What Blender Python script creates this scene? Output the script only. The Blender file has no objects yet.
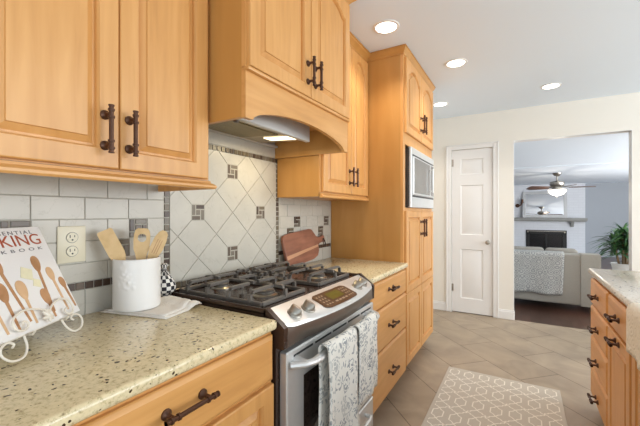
import bpy, bmesh, math, random
from mathutils import Vector, Matrix
R = math.radians
PI = math.pi
C = bpy.context.scene.collection
S = bpy.context.scene
random.seed(7)

# ------------------------------------------------------------------ camera
cam_d = bpy.data.cameras.new('camera')
cam = bpy.data.objects.new('camera', cam_d); C.objects.link(cam)
cam.location = (0, 0, 1.27)
cam.rotation_euler = (R(90), 0, R(30.57))
cam_d.sensor_width = 36
cam_d.lens = 36 * 340.5 / 640
cam_d.clip_start = 0.02
S.camera = cam

# ------------------------------------------------------------------ world, lights, exposure
S.view_settings.view_transform = 'Standard'
S.view_settings.look = 'None'
S.view_settings.gamma = 1
S.view_settings.exposure = 0.04
w = bpy.data.worlds.new('world'); S.world = w; w.use_nodes = True
bg = w.node_tree.nodes['Background']
bg.inputs[0].default_value = (0.88, 0.95, 1.0, 1)
bg.inputs[1].default_value = 0.95

def area(name, loc, rot, sx, sy, power, color=(1, 1, 1)):
    d = bpy.data.lights.new(name, 'AREA'); d.shape = 'RECTANGLE'
    d.size = sx; d.size_y = sy; d.energy = power; d.color = color
    o = bpy.data.objects.new(name, d); C.objects.link(o)
    o.location = loc; o.rotation_euler = rot
    return o
# added fill lamps, no windows built: they brighten the kitchen, living room and ceilings
area('kitchen_fill_light', (3.6, 2.5, 1.75), (0, R(98), 0), 1.4, 3.6, 115, (0.92, 0.97, 1.0))
area('living_fill_light', (4.6, 7.0, 0.9), (0, R(140), 0), 1.5, 4.4, 400, (0.97, 0.985, 1.0))
area('rear_fill_light', (1.4, -2.4, 0.9), (R(158), 0, 0), 3.6, 1.4, 78, (0.78, 0.90, 1.0))

# ------------------------------------------------------------------ materials
MATS = {}
def new_mat(name):
    m = bpy.data.materials.new(name); m.use_nodes = True
    nt = m.node_tree
    return m, nt, nt.nodes['Principled BSDF']
def plain(name, col, rough=0.5, metal=0.0, noise=0.04, scale=12.0, bump=0.0, bscale=40.0, coat=0.0, spec=None):
    """a procedural finish: base colour with slight mottling, optional bump"""
    m, nt, b = new_mat(name)
    N = nt.nodes; L = nt.links
    tc = N.new('ShaderNodeTexCoord')
    nz = N.new('ShaderNodeTexNoise'); nz.inputs['Scale'].default_value = scale; nz.inputs['Detail'].default_value = 4
    L.new(tc.outputs['Object'], nz.inputs['Vector'])
    mx = N.new('ShaderNodeMix'); mx.data_type = 'RGBA'
    mx.inputs[6].default_value = tuple(max(0, c * (1 - noise)) for c in col) + (1,)
    mx.inputs[7].default_value = tuple(min(1, c * (1 + noise)) for c in col) + (1,)
    L.new(nz.outputs['Fac'], mx.inputs[0]); L.new(mx.outputs[2], b.inputs['Base Color'])
    b.inputs['Roughness'].default_value = rough; b.inputs['Metallic'].default_value = metal
    b.inputs['Coat Weight'].default_value = coat
    if spec is not None: b.inputs['Specular IOR Level'].default_value = spec
    if bump:
        n2 = N.new('ShaderNodeTexNoise'); n2.inputs['Scale'].default_value = bscale; n2.inputs['Detail'].default_value = 3
        L.new(tc.outputs['Object'], n2.inputs['Vector'])
        bp = N.new('ShaderNodeBump'); bp.inputs['Strength'].default_value = bump; bp.inputs['Distance'].default_value = 0.01
        L.new(n2.outputs['Fac'], bp.inputs['Height']); L.new(bp.outputs[0], b.inputs['Normal'])
    MATS[name] = m
    return m
def ramp(N, stops):
    r = N.new('ShaderNodeValToRGB')
    el = r.color_ramp.elements
    el[0].position, el[0].color = stops[0][0], tuple(stops[0][1]) + (1,)
    el[1].position, el[1].color = stops[-1][0], tuple(stops[-1][1]) + (1,)
    for p, c in stops[1:-1]:
        e = el.new(p); e.color = tuple(c) + (1,)
    return r
def wood(name, dark, mid, light, scale=(14, 14, 1.2), rough=0.38, blot=1.8):
    m, nt, b = new_mat(name); N = nt.nodes; L = nt.links
    tc = N.new('ShaderNodeTexCoord')
    mp = N.new('ShaderNodeMapping'); mp.inputs['Scale'].default_value = scale
    L.new(tc.outputs['Object'], mp.inputs['Vector'])
    n1 = N.new('ShaderNodeTexNoise'); n1.inputs['Scale'].default_value = 2.2; n1.inputs['Detail'].default_value = 6
    n1.inputs['Distortion'].default_value = 0.5
    L.new(mp.outputs[0], n1.inputs['Vector'])
    n2 = N.new('ShaderNodeTexNoise'); n2.inputs['Scale'].default_value = blot; n2.inputs['Detail'].default_value = 3
    L.new(tc.outputs['Object'], n2.inputs['Vector'])
    ad = N.new('ShaderNodeMath'); ad.operation = 'ADD'
    ml = N.new('ShaderNodeMath'); ml.operation = 'MULTIPLY'; ml.inputs[1].default_value = 0.55
    ml2 = N.new('ShaderNodeMath'); ml2.operation = 'MULTIPLY'; ml2.inputs[1].default_value = 0.45
    L.new(n1.outputs['Fac'], ml.inputs[0]); L.new(n2.outputs['Fac'], ml2.inputs[0])
    L.new(ml.outputs[0], ad.inputs[0]); L.new(ml2.outputs[0], ad.inputs[1])
    r = ramp(N, [(0.32, dark), (0.5, mid), (0.68, light)])
    L.new(ad.outputs[0], r.inputs[0]); L.new(r.outputs[0], b.inputs['Base Color'])
    b.inputs['Roughness'].default_value = rough
    bp = N.new('ShaderNodeBump'); bp.inputs['Strength'].default_value = 0.04; bp.inputs['Distance'].default_value = 0.005
    L.new(n1.outputs['Fac'], bp.inputs['Height']); L.new(bp.outputs[0], b.inputs['Normal'])
    MATS[name] = m
    return m
M_WOOD = wood('honey_maple', (0.53, 0.245, 0.07), (0.635, 0.312, 0.095), (0.71, 0.37, 0.128))
M_WOODH = wood('honey_maple_cross_grain', (0.53, 0.245, 0.07), (0.635, 0.312, 0.095), (0.71, 0.37, 0.128), scale=(1.2, 14, 14))
M_SIDE = wood('side_veneer_and_crown_shade', (0.47, 0.215, 0.05), (0.53, 0.255, 0.065), (0.59, 0.295, 0.085), scale=(5, 5, 0.6))
M_BRONZE = plain('oil_rubbed_bronze', (0.105, 0.050, 0.030), 0.36, 0.7, 0.25, 60)
M_STEEL = plain('brushed_stainless', (0.70, 0.69, 0.67), 0.42, 0.75, 0.05, 30)
M_STEELD = plain('dark_stainless', (0.22, 0.19, 0.165), 0.35, 0.85, 0.08, 30)
M_KNOB = plain('satin_knob_metal', (0.40, 0.37, 0.32), 0.34, 0.85, 0.05, 30)
M_IRON = plain('grey_cast_iron', (0.17, 0.15, 0.13), 0.38, 0.45, 0.15, 60, 0.15, 200)
M_DECK = plain('black_brown_enamel', (0.05, 0.028, 0.02), 0.22, 0.2, 0.2, 12)
M_BLACK = plain('black_plastic', (0.012, 0.011, 0.011), 0.4, 0, 0.2, 20)
M_GLASSD = plain('dark_oven_glass', (0.02, 0.012, 0.009), 0.06, 0.0, 0.3, 6)
M_PANELB = plain('brown_touch_panel', (0.10, 0.05, 0.025), 0.3, 0.1, 0.1, 20)
M_LCD = plain('green_lcd', (0.12, 0.10, 0.012), 0.3, 0, 0.1, 60)
M_BUTTON = plain('panel_print', (0.42, 0.30, 0.20), 0.5)
M_WALL = plain('cream_wall_paint', (0.80, 0.765, 0.69), 0.7, 0, 0.015, 3, 0.03, 150)
M_CEIL = plain('white_ceiling_paint', (0.79, 0.86, 0.935), 0.85, 0, 0.01, 2, 0.02, 150)
M_LWALL = plain('blue_grey_wall_paint', (0.36, 0.385, 0.42), 0.75, 0, 0.015, 3)
M_TRIM = plain('white_trim_paint', (0.80, 0.785, 0.76), 0.4, 0, 0.01, 4)
M_GROUT = plain('grey_grout', (0.44, 0.41, 0.35), 0.9, 0, 0.08, 40)
M_CERAM = plain('white_glazed_ceramic', (0.80, 0.775, 0.74), 0.25, 0, 0.02, 8, 0, 40, 0.3)
M_CREAM = plain('cream_plastic', (0.72, 0.66, 0.50), 0.35, 0, 0.02, 10)
M_WIRE = plain('antique_white_wire', (0.78, 0.71, 0.60), 0.45, 0, 0.05, 30)
M_CLOTHW = plain('white_cotton', (0.80, 0.74, 0.66), 0.95, 0, 0.05, 30, 0.3, 220)
M_SOFA = plain('greige_upholstery', (0.36, 0.34, 0.30), 0.95, 0, 0.06, 50, 0.2, 250)
M_PAPER = plain('book_cover_white', (0.82, 0.79, 0.76), 0.45, 0, 0.01, 10)
M_PAGES = plain('book_pages', (0.75, 0.70, 0.60), 0.9, 0, 0.05, 60)
M_INKG = plain('grey_ink', (0.16, 0.15, 0.15), 0.6)
M_INKR = plain('brick_red_ink', (0.42, 0.085, 0.03), 0.6)
M_SPOON1 = wood('printed_spoon_dark', (0.38, 0.18, 0.075), (0.50, 0.26, 0.12), (0.58, 0.33, 0.17), rough=0.5)
M_SPOON2 = wood('printed_spoon_light', (0.62, 0.38, 0.20), (0.68, 0.43, 0.24), (0.74, 0.50, 0.30), rough=0.5)
M_BUTTER = plain('printed_butter', (0.82, 0.76, 0.52), 0.5, 0, 0.1, 60)
M_UTEN = wood('beech_utensil', (0.60, 0.40, 0.18), (0.68, 0.47, 0.23), (0.74, 0.53, 0.28), rough=0.6)
M_BOARD = wood('acacia_board', (0.16, 0.055, 0.03), (0.27, 0.105, 0.06), (0.36, 0.15, 0.09), scale=(2.0, 10, 12), rough=0.45, blot=5)
M_BOARDL = wood('acacia_sapwood', (0.50, 0.25, 0.13), (0.56, 0.30, 0.17), (0.62, 0.35, 0.20), scale=(2.0, 10, 12), rough=0.45)
M_LEATHER = plain('dark_leather', (0.05, 0.025, 0.015), 0.6, 0, 0.2, 60)
M_FANB = wood('walnut_blade', (0.06, 0.03, 0.022), (0.09, 0.045, 0.032), (0.12, 0.06, 0.045), scale=(2, 10, 10), rough=0.35)
M_FOOT = plain('dark_sofa_leg', (0.03, 0.025, 0.02), 0.8)  # near-black finish of the sofa legs
M_LEAF = plain('dark_green_leaf', (0.045, 0.13, 0.05), 0.45, 0, 0.35, 9)
M_LEAF2 = plain('mid_green_leaf', (0.10, 0.22, 0.07), 0.45, 0, 0.35, 9)
M_STALK = plain('brown_cane', (0.20, 0.13, 0.07), 0.8, 0, 0.2, 30)
M_POT = plain('pale_grey_pot', (0.62, 0.62, 0.62), 0.5, 0, 0.06, 20)
M_SOIL = plain('soil', (0.05, 0.035, 0.025), 0.95, 0, 0.3, 60)
M_MANTEL = plain('grey_mantel_paint', (0.27, 0.27, 0.255), 0.55, 0, 0.04, 10)
M_FIREB = plain('firebox_black', (0.012, 0.012, 0.013), 0.5, 0.2, 0.2, 20)
M_FIREG = plain('firebox_smoked_glass', (0.01, 0.01, 0.012), 0.15)
M_SILVER = plain('silver_frame', (0.50, 0.51, 0.52), 0.45, 0.3, 0.08, 30)
M_NICKEL = plain('satin_nickel', (0.42, 0.39, 0.34), 0.3, 0.9, 0.05, 30)
M_DISP = plain('microwave_dark_glass', (0.30, 0.295, 0.285), 0.12, 0.6, 0.1, 10)
M_RUGT = plain('taupe_rug_wool', (0.53, 0.485, 0.415), 0.95, 0, 0.09, 120, 0.3, 300)
M_RUGW = plain('ivory_rug_wool', (0.84, 0.80, 0.71), 0.95, 0, 0.05, 120, 0.3, 300)
M_LINER = plain('hood_liner_metal', (0.62, 0.62, 0.60), 0.45, 0.3, 0.06, 8)
M_HOODB = plain('yellowish_hood_steel', (0.46, 0.40, 0.27), 0.35, 0.6, 0.25, 14)  # yellowish steel with a mottled tone
M_FILTER = plain('brown_mesh_filter', (0.25, 0.20, 0.10), 0.4, 0.6, 0.3, 60, 0.5, 400)  # brown mesh, mottled and bumpy
m, nt, b = new_mat('mirror_glass'); b.inputs['Metallic'].default_value = 1; b.inputs['Roughness'].default_value = 0.01
b.inputs['Base Color'].default_value = (0.92, 0.93, 0.94, 1); M_MIRROR = m
def emit(name, col, strength):
    m, nt, b = new_mat(name)
    b.inputs['Base Color'].default_value = tuple(col) + (1,)
    b.inputs['Emission Color'].default_value = tuple(col) + (1,)
    b.inputs['Emission Strength'].default_value = strength
    return m
M_LAMP = emit('lamp_diffuser', (1.0, 0.96, 0.88), 6)
M_HLAMP = emit('hood_lamp_lens', (1.0, 0.86, 0.55), 3)
M_BOWL = emit('fan_light_glass', (1.0, 0.93, 0.82), 1.1)

def granite(name, base, mid, dk, scale=1.0, dark_amt=0.0):
    m, nt, b = new_mat(name); N = nt.nodes; L = nt.links
    tc = N.new('ShaderNodeTexCoord')
    n1 = N.new('ShaderNodeTexNoise'); n1.inputs['Scale'].default_value = 75 * scale; n1.inputs['Detail'].default_value = 7
    n1.inputs['Roughness'].default_value = 0.75
    L.new(tc.outputs['Object'], n1.inputs['Vector'])
    r1 = ramp(N, [(0.29, dk), (0.385, mid), (0.48, base), (0.70, tuple(min(1, c * 1.14) for c in base))])
    L.new(n1.outputs['Fac'], r1.inputs[0])
    wv = N.new('ShaderNodeTexNoise'); wv.inputs['Scale'].default_value = 30 * scale
    L.new(tc.outputs['Object'], wv.inputs['Vector'])
    ad = N.new('ShaderNodeMix'); ad.data_type = 'VECTOR'; ad.inputs[0].default_value = 0.03
    L.new(tc.outputs['Object'], ad.inputs[4]); L.new(wv.outputs['Color'], ad.inputs[5])
    v = N.new('ShaderNodeTexVoronoi'); v.inputs['Scale'].default_value = 88 * scale
    L.new(ad.outputs[1], v.inputs['Vector'])
    # a few of the cells hold a dark fleck
    sp = N.new('ShaderNodeSeparateColor'); L.new(v.outputs['Color'], sp.inputs[0])
    gt = N.new('ShaderNodeMath'); gt.operation = 'GREATER_THAN'; gt.inputs[1].default_value = 0.66 - dark_amt
    L.new(sp.outputs[0], gt.inputs[0])
    sz = N.new('ShaderNodeMath'); sz.operation = 'MULTIPLY'; sz.inputs[1].default_value = 0.42
    L.new(sp.outputs[1], sz.inputs[0])
    lt = N.new('ShaderNodeMath'); lt.operation = 'LESS_THAN'
    L.new(v.outputs['Distance'], lt.inputs[0]); L.new(sz.outputs[0], lt.inputs[1])
    mu = N.new('ShaderNodeMath'); mu.operation = 'MULTIPLY'
    L.new(gt.outputs[0], mu.inputs[0]); L.new(lt.outputs[0], mu.inputs[1])
    mx = N.new('ShaderNodeMix'); mx.data_type = 'RGBA'; mx.inputs[7].default_value = (0.055, 0.035, 0.02, 1)
    L.new(mu.outputs[0], mx.inputs[0]); L.new(r1.outputs[0], mx.inputs[6])
    L.new(mx.outputs[2], b.inputs['Base Color'])
    b.inputs['Roughness'].default_value = 0.16
    return m
M_GRAN = granite('cream_speckled_granite', (0.69, 0.575, 0.355), (0.47, 0.37, 0.20), (0.13, 0.09, 0.05))
M_GRANI = granite('pale_island_granite', (0.68, 0.62, 0.50), (0.56, 0.49, 0.38), (0.34, 0.27, 0.19), 1.0, -0.12)

def marble(name, base, vein):
    m, nt, b = new_mat(name); N = nt.nodes; L = nt.links
    tc = N.new('ShaderNodeTexCoord')
    n1 = N.new('ShaderNodeTexNoise'); n1.inputs['Scale'].default_value = 5; n1.inputs['Detail'].default_value = 5
    n1.inputs['Distortion'].default_value = 1.6
    L.new(tc.outputs['Object'], n1.inputs['Vector'])
    r1 = ramp(N, [(0.0, base), (0.492, base), (0.5, vein), (0.508, base), (1.0, base)])
    L.new(n1.outputs['Fac'], r1.inputs[0])
    n2 = N.new('ShaderNodeTexNoise'); n2.inputs['Scale'].default_value = 7
    L.new(tc.outputs['Object'], n2.inputs['Vector'])
    mx = N.new('ShaderNodeMix'); mx.data_type = 'RGBA'; mx.blend_type = 'MULTIPLY'; mx.inputs[0].default_value = 0.25
    L.new(r1.outputs[0], mx.inputs[6]); L.new(n2.outputs['Fac'], mx.inputs[7])
    L.new(mx.outputs[2], b.inputs['Base Color']); b.inputs['Roughness'].default_value = 0.3
    return m
M_TILE = marble('cream_stone_tile', (0.60, 0.565, 0.49), (0.53, 0.495, 0.42))
M_MOS = [plain('mosaic_brown_%s' % k, c, 0.3, 0, 0.2, 60) for k, c in
         (('dark', (0.065, 0.038, 0.025)), ('mid', (0.115, 0.08, 0.055)), ('grey', (0.175, 0.145, 0.11)), ('olive', (0.15, 0.115, 0.07)))]

def floor_tiles():
    m, nt, b = new_mat('taupe_floor_tile'); N = nt.nodes; L = nt.links
    tc = N.new('ShaderNodeTexCoord')
    mp = N.new('ShaderNodeMapping'); mp.inputs['Rotation'].default_value = (0, 0, R(45))
    mp.inputs['Location'].default_value = (2.128 + 0.7, -0.301 + 3.64, 0)
    L.new(tc.outputs['Object'], mp.inputs['Vector'])
    bk = N.new('ShaderNodeTexBrick'); bk.offset = 0.5
    bk.inputs['Scale'].default_value = 1; bk.inputs['Brick Width'].default_value = 0.70; bk.inputs['Row Height'].default_value = 0.364
    bk.inputs['Mortar Size'].default_value = 0.0035; bk.inputs['Mortar Smooth'].default_value = 0.1
    bk.inputs['Color1'].default_value = (0.325, 0.255, 0.18, 1); bk.inputs['Color2'].default_value = (0.365, 0.29, 0.21, 1)
    bk.inputs['Mortar'].default_value = (0.15, 0.11, 0.075, 1)
    L.new(mp.outputs[0], bk.inputs['Vector'])
    n1 = N.new('ShaderNodeTexNoise'); n1.inputs['Scale'].default_value = 4; n1.inputs['Detail'].default_value = 6
    n1.inputs['Distortion'].default_value = 1.0
    L.new(tc.outputs['Object'], n1.inputs['Vector'])
    r = ramp(N, [(0.25, (0.78, 0.78, 0.78)), (0.75, (1.18, 1.17, 1.16))])
    L.new(n1.outputs['Fac'], r.inputs[0])
    mx = N.new('ShaderNodeMix'); mx.data_type = 'RGBA'; mx.blend_type = 'MULTIPLY'; mx.inputs[0].default_value = 1
    L.new(bk.outputs['Color'], mx.inputs[6]); L.new(r.outputs[0], mx.inputs[7])
    L.new(mx.outputs[2], b.inputs['Base Color']); b.inputs['Roughness'].default_value = 0.42
    return m
M_FLOOR = floor_tiles()
def plank_floor():
    m, nt, b = new_mat('dark_plank_floor'); N = nt.nodes; L = nt.links
    tc = N.new('ShaderNodeTexCoord')
    mp = N.new('ShaderNodeMapping'); mp.inputs['Rotation'].default_value = (0, 0, R(90))
    L.new(tc.outputs['Object'], mp.inputs['Vector'])
    bk = N.new('ShaderNodeTexBrick'); bk.inputs['Scale'].default_value = 1
    bk.inputs['Brick Width'].default_value = 1.1; bk.inputs['Row Height'].default_value = 0.10
    bk.inputs['Mortar Size'].default_value = 0.0015
    bk.inputs['Color1'].default_value = (0.05, 0.022, 0.014, 1); bk.inputs['Color2'].default_value = (0.085, 0.038, 0.024, 1)
    bk.inputs['Mortar'].default_value = (0.015, 0.008, 0.006, 1)
    L.new(mp.outputs[0], bk.inputs['Vector']); L.new(bk.outputs['Color'], b.inputs['Base Color'])
    b.inputs['Roughness'].default_value = 0.28
    return m
M_PLANK = plank_floor()
def brick_paint():
    m, nt, b = new_mat('white_painted_brick'); N = nt.nodes; L = nt.links
    tc = N.new('ShaderNodeTexCoord')
    mp = N.new('ShaderNodeMapping'); mp.inputs['Rotation'].default_value = (R(90), 0, 0)
    L.new(tc.outputs['Object'], mp.inputs['Vector'])
    bk = N.new('ShaderNodeTexBrick'); bk.inputs['Scale'].default_value = 1
    bk.inputs['Brick Width'].default_value = 0.22; bk.inputs['Row Height'].default_value = 0.075
    bk.inputs['Mortar Size'].default_value = 0.006
    bk.inputs['Color1'].default_value = (0.64, 0.66, 0.70, 1); bk.inputs['Color2'].default_value = (0.66, 0.68, 0.72, 1)
    bk.inputs['Mortar'].default_value = (0.61, 0.63, 0.67, 1)
    L.new(mp.outputs[0], bk.inputs['Vector']); L.new(bk.outputs['Color'], b.inputs['Base Color'])
    bp = N.new('ShaderNodeBump'); bp.inputs['Strength'].default_value = 0.15; bp.inputs['Distance'].default_value = 0.004
    L.new(bk.outputs['Fac'], bp.inputs['Height']); bp.invert = True; L.new(bp.outputs[0], b.inputs['Normal'])
    b.inputs['Roughness'].default_value = 0.7
    return m
M_BRICK = brick_paint()
def floral():
    """white towel with a printed grey-blue leaf and paisley pattern"""
    m, nt, b = new_mat('grey_floral_print'); N = nt.nodes; L = nt.links
    tc = N.new('ShaderNodeTexCoord')
    nz = N.new('ShaderNodeTexNoise'); nz.inputs['Scale'].default_value = 16; nz.inputs['Detail'].default_value = 2
    L.new(tc.outputs['Object'], nz.inputs['Vector'])
    ad = N.new('ShaderNodeMix'); ad.data_type = 'VECTOR'; ad.inputs[0].default_value = 0.06
    L.new(tc.outputs['Object'], ad.inputs[4]); L.new(nz.outputs['Color'], ad.inputs[5])
    def math_(op, a, b_=None, c=None):
        n = N.new('ShaderNodeMath'); n.operation = op
        for k, x in enumerate((a, b_, c)):
            if x is None: continue
            if isinstance(x, (int, float)): n.inputs[k].default_value = x
            else: L.new(x, n.inputs[k])
        return n.outputs[0]
    def vor(sc):
        v = N.new('ShaderNodeTexVoronoi'); v.inputs['Scale'].default_value = sc
        L.new(ad.outputs[1], v.inputs['Vector']); return v
    big = vor(15); small = vor(44)
    rings = math_('GREATER_THAN', math_('SINE', math_('MULTIPLY', big.outputs['Distance'], 30)), -0.5)
    wv = N.new('ShaderNodeTexWave'); wv.inputs['Scale'].default_value = 26; wv.inputs['Distortion'].default_value = 9
    wv.inputs['Detail Scale'].default_value = 1.5; L.new(ad.outputs[1], wv.inputs['Vector'])
    veins = math_('GREATER_THAN', wv.outputs['Fac'], 0.2)
    inside = math_('LESS_THAN', big.outputs['Distance'], 0.46)
    a1 = math_('MULTIPLY', math_('MULTIPLY', rings, veins), inside)
    a2 = math_('MULTIPLY', math_('LESS_THAN', small.outputs['Distance'], 0.33), math_('SUBTRACT', 1.0, inside))
    fac = math_('MAXIMUM', a1, a2)
    sp = N.new('ShaderNodeSeparateColor'); L.new(big.outputs['Color'], sp.inputs[0])
    tone = math_('MULTIPLY_ADD', sp.outputs[0], 0.45, 0.5)
    mx = N.new('ShaderNodeMix'); mx.data_type = 'RGBA'
    mx.inputs[6].default_value = (0.74, 0.71, 0.64, 1); mx.inputs[7].default_value = (0.22, 0.235, 0.245, 1)
    L.new(math_('MULTIPLY', fac, tone), mx.inputs[0]); L.new(mx.outputs[2], b.inputs['Base Color'])
    b.inputs['Roughness'].default_value = 0.95
    return m
M_FLORAL = floral()
def throw_mat():
    m, nt, b = new_mat('grey_ring_knit'); N = nt.nodes; L = nt.links
    tc = N.new('ShaderNodeTexCoord')
    v = N.new('ShaderNodeTexVoronoi'); v.inputs['Scale'].default_value = 15; v.inputs['Randomness'].default_value = 0.35
    L.new(tc.outputs['Object'], v.inputs['Vector'])
    mu = N.new('ShaderNodeMath'); mu.operation = 'MULTIPLY'; mu.inputs[1].default_value = 24
    L.new(v.outputs['Distance'], mu.inputs[0])
    sn = N.new('ShaderNodeMath'); sn.operation = 'SINE'; L.new(mu.outputs[0], sn.inputs[0])
    n2 = N.new('ShaderNodeTexNoise'); n2.inputs['Scale'].default_value = 40
    L.new(tc.outputs['Object'], n2.inputs['Vector'])
    a2 = N.new('ShaderNodeMath'); a2.operation = 'ADD'; L.new(sn.outputs[0], a2.inputs[0]); L.new(n2.outputs['Fac'], a2.inputs[1])
    r = ramp(N, [(0.3, (0.32, 0.33, 0.33)), (0.75, (0.56, 0.56, 0.54))])
    L.new(a2.outputs[0], r.inputs[0]); L.new(r.outputs[0], b.inputs['Base Color'])
    b.inputs['Roughness'].default_value = 0.95
    return m
M_THROW = throw_mat()
def checker():
    m, nt, b = new_mat('black_white_check'); N = nt.nodes; L = nt.links
    uv = N.new('ShaderNodeUVMap'); uv.uv_map = 'UVMap'
    ck = N.new('ShaderNodeTexChecker'); ck.inputs['Scale'].default_value = 1
    ck.inputs['Color1'].default_value = (0.02, 0.018, 0.025, 1); ck.inputs['Color2'].default_value = (0.78, 0.75, 0.70, 1)
    L.new(uv.outputs[0], ck.inputs['Vector']); L.new(ck.outputs[0], b.inputs['Base Color'])
    b.inputs['Roughness'].default_value = 0.85
    return m
M_CHECK = checker()
def quilt():
    m, nt, b = new_mat('cream_quilted_cotton'); N = nt.nodes; L = nt.links
    tc = N.new('ShaderNodeTexCoord')
    v = N.new('ShaderNodeTexVoronoi'); v.inputs['Scale'].default_value = 26; v.inputs['Randomness'].default_value = 0.8
    L.new(tc.outputs['Object'], v.inputs['Vector'])
    mu = N.new('ShaderNodeMath'); mu.operation = 'MULTIPLY'; mu.inputs[1].default_value = 18
    L.new(v.outputs['Distance'], mu.inputs[0])
    sn = N.new('ShaderNodeMath'); sn.operation = 'SINE'; L.new(mu.outputs[0], sn.inputs[0])
    bp = N.new('ShaderNodeBump'); bp.inputs['Strength'].default_value = 0.3; bp.inputs['Distance'].default_value = 0.004
    L.new(sn.outputs[0], bp.inputs['Height']); L.new(bp.outputs[0], b.inputs['Normal'])
    b.inputs['Base Color'].default_value = (0.82, 0.77, 0.66, 1); b.inputs['Roughness'].default_value = 0.95
    return m
M_QUILT = quilt()
def embossed():
    m, nt, b = new_mat('embossed_white_ceramic'); N = nt.nodes; L = nt.links
    b.inputs['Base Color'].default_value = (0.80, 0.77, 0.73, 1); b.inputs['Roughness'].default_value = 0.3
    return m
M_CAN = embossed()

# ------------------------------------------------------------------ mesh helpers
class MB:
    def __init__(self): self.bm = bmesh.new(); self.mi = 0
    def _tag(self, faces):
        for f in faces: f.material_index = self.mi
    def face(self, pts):
        vs = [self.bm.verts.new(p) for p in pts]
        f = self.bm.faces.new(vs); f.material_index = self.mi
        return f
    def box(self, x0, x1, y0, y1, z0, z1, bev=0.0, M=None, seg=1):
        x0, x1 = sorted((x0, x1)); y0, y1 = sorted((y0, y1)); z0, z1 = sorted((z0, z1))
        v = [self.bm.verts.new((x, y, z)) for z in (z0, z1) for y in (y0, y1) for x in (x0, x1)]
        fs = [self.bm.faces.new([v[i] for i in q]) for q in
              ((0, 2, 3, 1), (4, 5, 7, 6), (0, 1, 5, 4), (2, 6, 7, 3), (0, 4, 6, 2), (1, 3, 7, 5))]
        self._tag(fs)
        if bev:
            es = list({e for f in fs for e in f.edges})
            r = bmesh.ops.bevel(self.bm, geom=es, offset=bev, segments=seg, affect='EDGES', profile=0.5)
            self._tag(r['faces'])
            v = list({q for f in r['faces'] for q in f.verts} | {q for q in v if q.is_valid})
        if M is not None:
            for q in v:
                if q.is_valid: q.co = M @ q.co
        return self
    def loft(self, loops, cap0=True, cap1=True, close=True):
        rows = [[self.bm.verts.new(p) for p in lp] for lp in loops]
        n = len(rows[0]); rng = range(n) if close else range(n - 1)
        for a, b_ in zip(rows, rows[1:]):
            for i in rng:
                j = (i + 1) % n
                try: f = self.bm.faces.new((a[i], a[j], b_[j], b_[i])); f.material_index = self.mi
                except ValueError: pass
        if cap0 and close: self._tag([self.bm.faces.new(list(reversed(rows[0])))])
        if cap1 and close: self._tag([self.bm.faces.new(rows[-1])])
        return rows
    def cyl(self, p0, p1, r0, r1=None, seg=16, cap=True):
        r1 = r0 if r1 is None else r1
        p0 = Vector(p0); p1 = Vector(p1); d = (p1 - p0).normalized()
        u = d.orthogonal().normalized(); v = d.cross(u)
        L = []
        for p, r in ((p0, r0), (p1, r1)):
            L.append([p + (u * math.cos(2 * PI * k / seg) + v * math.sin(2 * PI * k / seg)) * r for k in range(seg)])
        self.loft(L, cap, cap)
        return self
    def lathe(self, prof, c=(0, 0, 0), axis=(0, 0, 1), seg=28, cap0=True, cap1=True, sq=(1, 1)):
        c = Vector(c); d = Vector(axis).normalized()
        if abs(d.z) > 0.99: u = Vector((1, 0, 0)); v = d.cross(u)
        else: u = Vector((0, 0, 1)).cross(d).normalized(); v = d.cross(u)
        L = [[c + d * h + (u * math.cos(2 * PI * k / seg) * sq[0] + v * math.sin(2 * PI * k / seg) * sq[1]) * max(r, 1e-4) for k in range(seg)] for r, h in prof]
        self.loft(L, cap0, cap1)
        return self
    def tube(self, pts, r, seg=8, sq=None):
        pts = [Vector(p) for p in pts]
        L = []; up = None
        for i, p in enumerate(pts):
            t = (pts[min(i + 1, len(pts) - 1)] - pts[max(i - 1, 0)]).normalized()
            if up is None: up = t.orthogonal().normalized()
            up = (up - t * up.dot(t)).normalized(); v = t.cross(up)
            rr = r[i] if isinstance(r, (list, tuple)) else r
            L.append([p + (up * math.cos(2 * PI * k / seg) + v * math.sin(2 * PI * k / seg)) * rr for k in range(seg)])
        self.loft(L)
        return self
    def prism(self, outline, z0, z1, M=None, bev=0.0):
        """outline in XY extruded in Z, then moved by M"""
        a = [Vector((x, y, z0)) for x, y in outline]; b_ = [Vector((x, y, z1)) for x, y in outline]
        if M is not None: a = [M @ p for p in a]; b_ = [M @ p for p in b_]
        self.loft([a, b_]); return self
    def build(self, name, mats, parent=None, smooth=True, ang=35, solid=0, recalc=True):
        if recalc: bmesh.ops.recalc_face_normals(self.bm, faces=self.bm.faces)
        me = bpy.data.meshes.new(name); self.bm.to_mesh(me); self.bm.free()
        for m_ in (mats if isinstance(mats, (list, tuple)) else [mats]): me.materials.append(m_)
        if smooth:
            me.polygons.foreach_set('use_smooth', [True] * len(me.polygons))
            me.set_sharp_from_angle(angle=R(ang))
        o = bpy.data.objects.new(name, me); C.objects.link(o)
        if parent is not None: o.parent = parent
        if solid:
            md = o.modifiers.new('thickness', 'SOLIDIFY'); md.thickness = solid; md.offset = 0
        return o
def tag(o, label, cat, group=None):
    o['label'] = label; o['category'] = cat
    if group: o['group'] = group
    return o
def thing(name, label, cat, loc=(0, 0, 0), rz=0.0, group=None):
    o = bpy.data.objects.new(name, None); C.objects.link(o)
    o.empty_display_size = 0.05
    o.location = loc; o.rotation_euler = (0, 0, rz)
    return tag(o, label, cat, group)
def struct(o): o['kind'] = 'structure'; return o
def boxo(name, mat, parent, *a, bev=0.0, **k):
    return MB().box(*a, bev=bev).build(name, mat, parent, **k)
def dup(o, parent=None):
    c = o.copy(); C.objects.link(c)
    if parent is not None: c.parent = parent
    for ch in list(o.children): dup(ch, c)
    return c

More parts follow.
